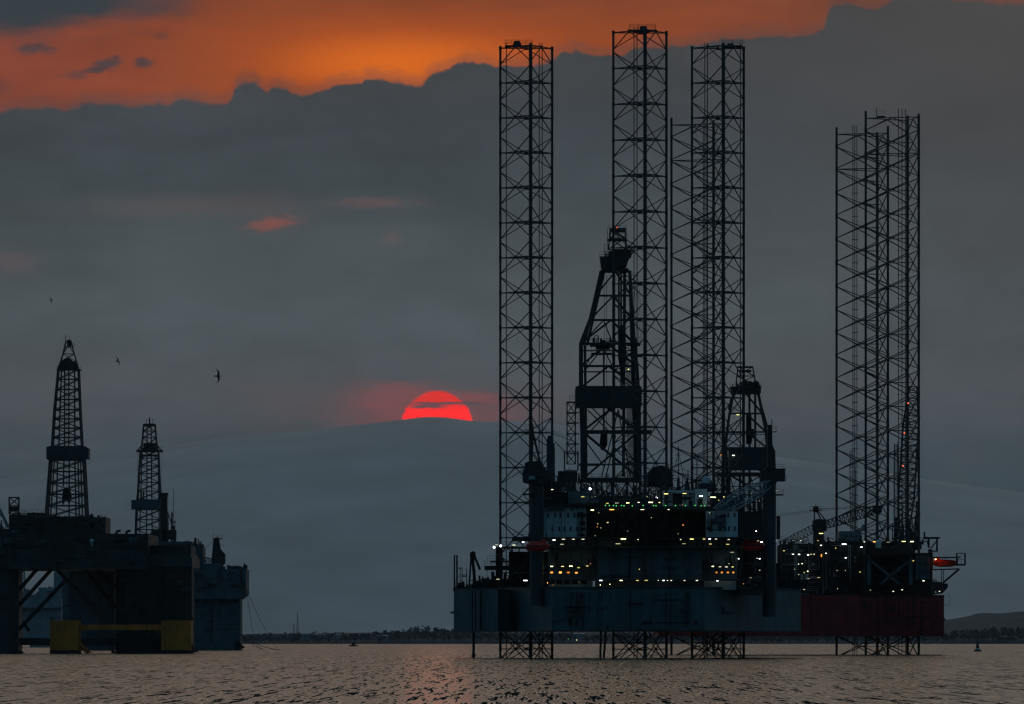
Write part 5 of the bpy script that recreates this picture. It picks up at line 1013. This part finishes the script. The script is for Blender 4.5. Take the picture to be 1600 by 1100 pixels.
def gull(x, y, D, roll, yaw, flap, label):
    c = P(x, y, D); m = MB(); L = 0.5
    m.ball((0, 0, 0), 0.27, 0.075, 0.08, 12, 8); m.ball((0.27, 0, 0.035), 0.075, 0.05, 0.055, 10, 6); m.add([(0.33, -0.015, 0.04), (0.33, 0.015, 0.04), (0.33, 0, 0.02), (0.42, 0, 0.03)], [(0, 1, 3), (1, 2, 3), (2, 0, 3)])
    m.add([(-0.22, -0.03, 0.01), (-0.22, 0.03, 0.01), (-0.40, 0.085, 0), (-0.40, -0.085, 0), (-0.3, 0, -0.02)], [(0, 1, 2, 3), (0, 3, 4), (3, 2, 4), (2, 1, 4), (1, 0, 4)])
    for s in (-1, 1):
        st = [(0.0, 0.12, -0.10, 0.02), (0.18, 0.15, -0.07, 0.10 * flap), (0.34, 0.14, -0.03, 0.16 * flap), (0.52, 0.03, -0.10, 0.12 * flap), (0.68, -0.10, -0.16, 0.04 * flap)]
        vs = []
        for (yy, fx, bx_, zz) in st: vs += [(fx, s * (yy + 0.03), zz), (bx_, s * (yy + 0.03), zz - 0.01), ((fx + bx_) / 2, s * (yy + 0.03), zz + 0.022)]
        fs = []
        for i in range(len(st) - 1):
            b_ = i * 3; fs += [(b_, b_ + 1, b_ + 4, b_ + 3), (b_, b_ + 3, b_ + 5, b_ + 2), (b_ + 2, b_ + 5, b_ + 4, b_ + 1)]
        m.add(vs, fs, True)
    o = m.build('gull', GULL, None, label, 'bird', 'gulls in flight'); o.location = c; o.rotation_euler = (roll, 0, yaw)
gull(340.5, 588, 760, math.radians(78), math.radians(15), 0.8, 'gull banking with both wings spread upright, nearest of the flying birds')
gull(183.5, 565, 1050, math.radians(58), math.radians(40), 0.9, 'small gull gliding to the upper right of the tall left derrick')
gull(79.5, 469.5, 1450, math.radians(60), math.radians(35), 0.6, 'tiniest gull, high above the tall left derrick')

# ================================================================== haze: one closed box of air, even density
hz_ = MB(); hz_.box(-15000, 15000, -300, BOXFAR, -3.0, BOXTOP)
hm = bpy.data.materials.new('haze_air'); hm.use_nodes = True; t = hm.node_tree; t.nodes.clear()
pv = t.nodes.new('ShaderNodeVolumePrincipled'); pv.inputs['Density'].default_value = SIG; pv.inputs['Color'].default_value = (0.74, 0.90, 1.0, 1); pv.inputs['Anisotropy'].default_value = 0.6
ou = t.nodes.new('ShaderNodeOutputMaterial'); t.links.new(pv.outputs[0], ou.inputs['Volume'])
hm.cycles.homogeneous_volume = True if hasattr(hm.cycles, 'homogeneous_volume') else True
hz_.build('haze', hm, kind='stuff')
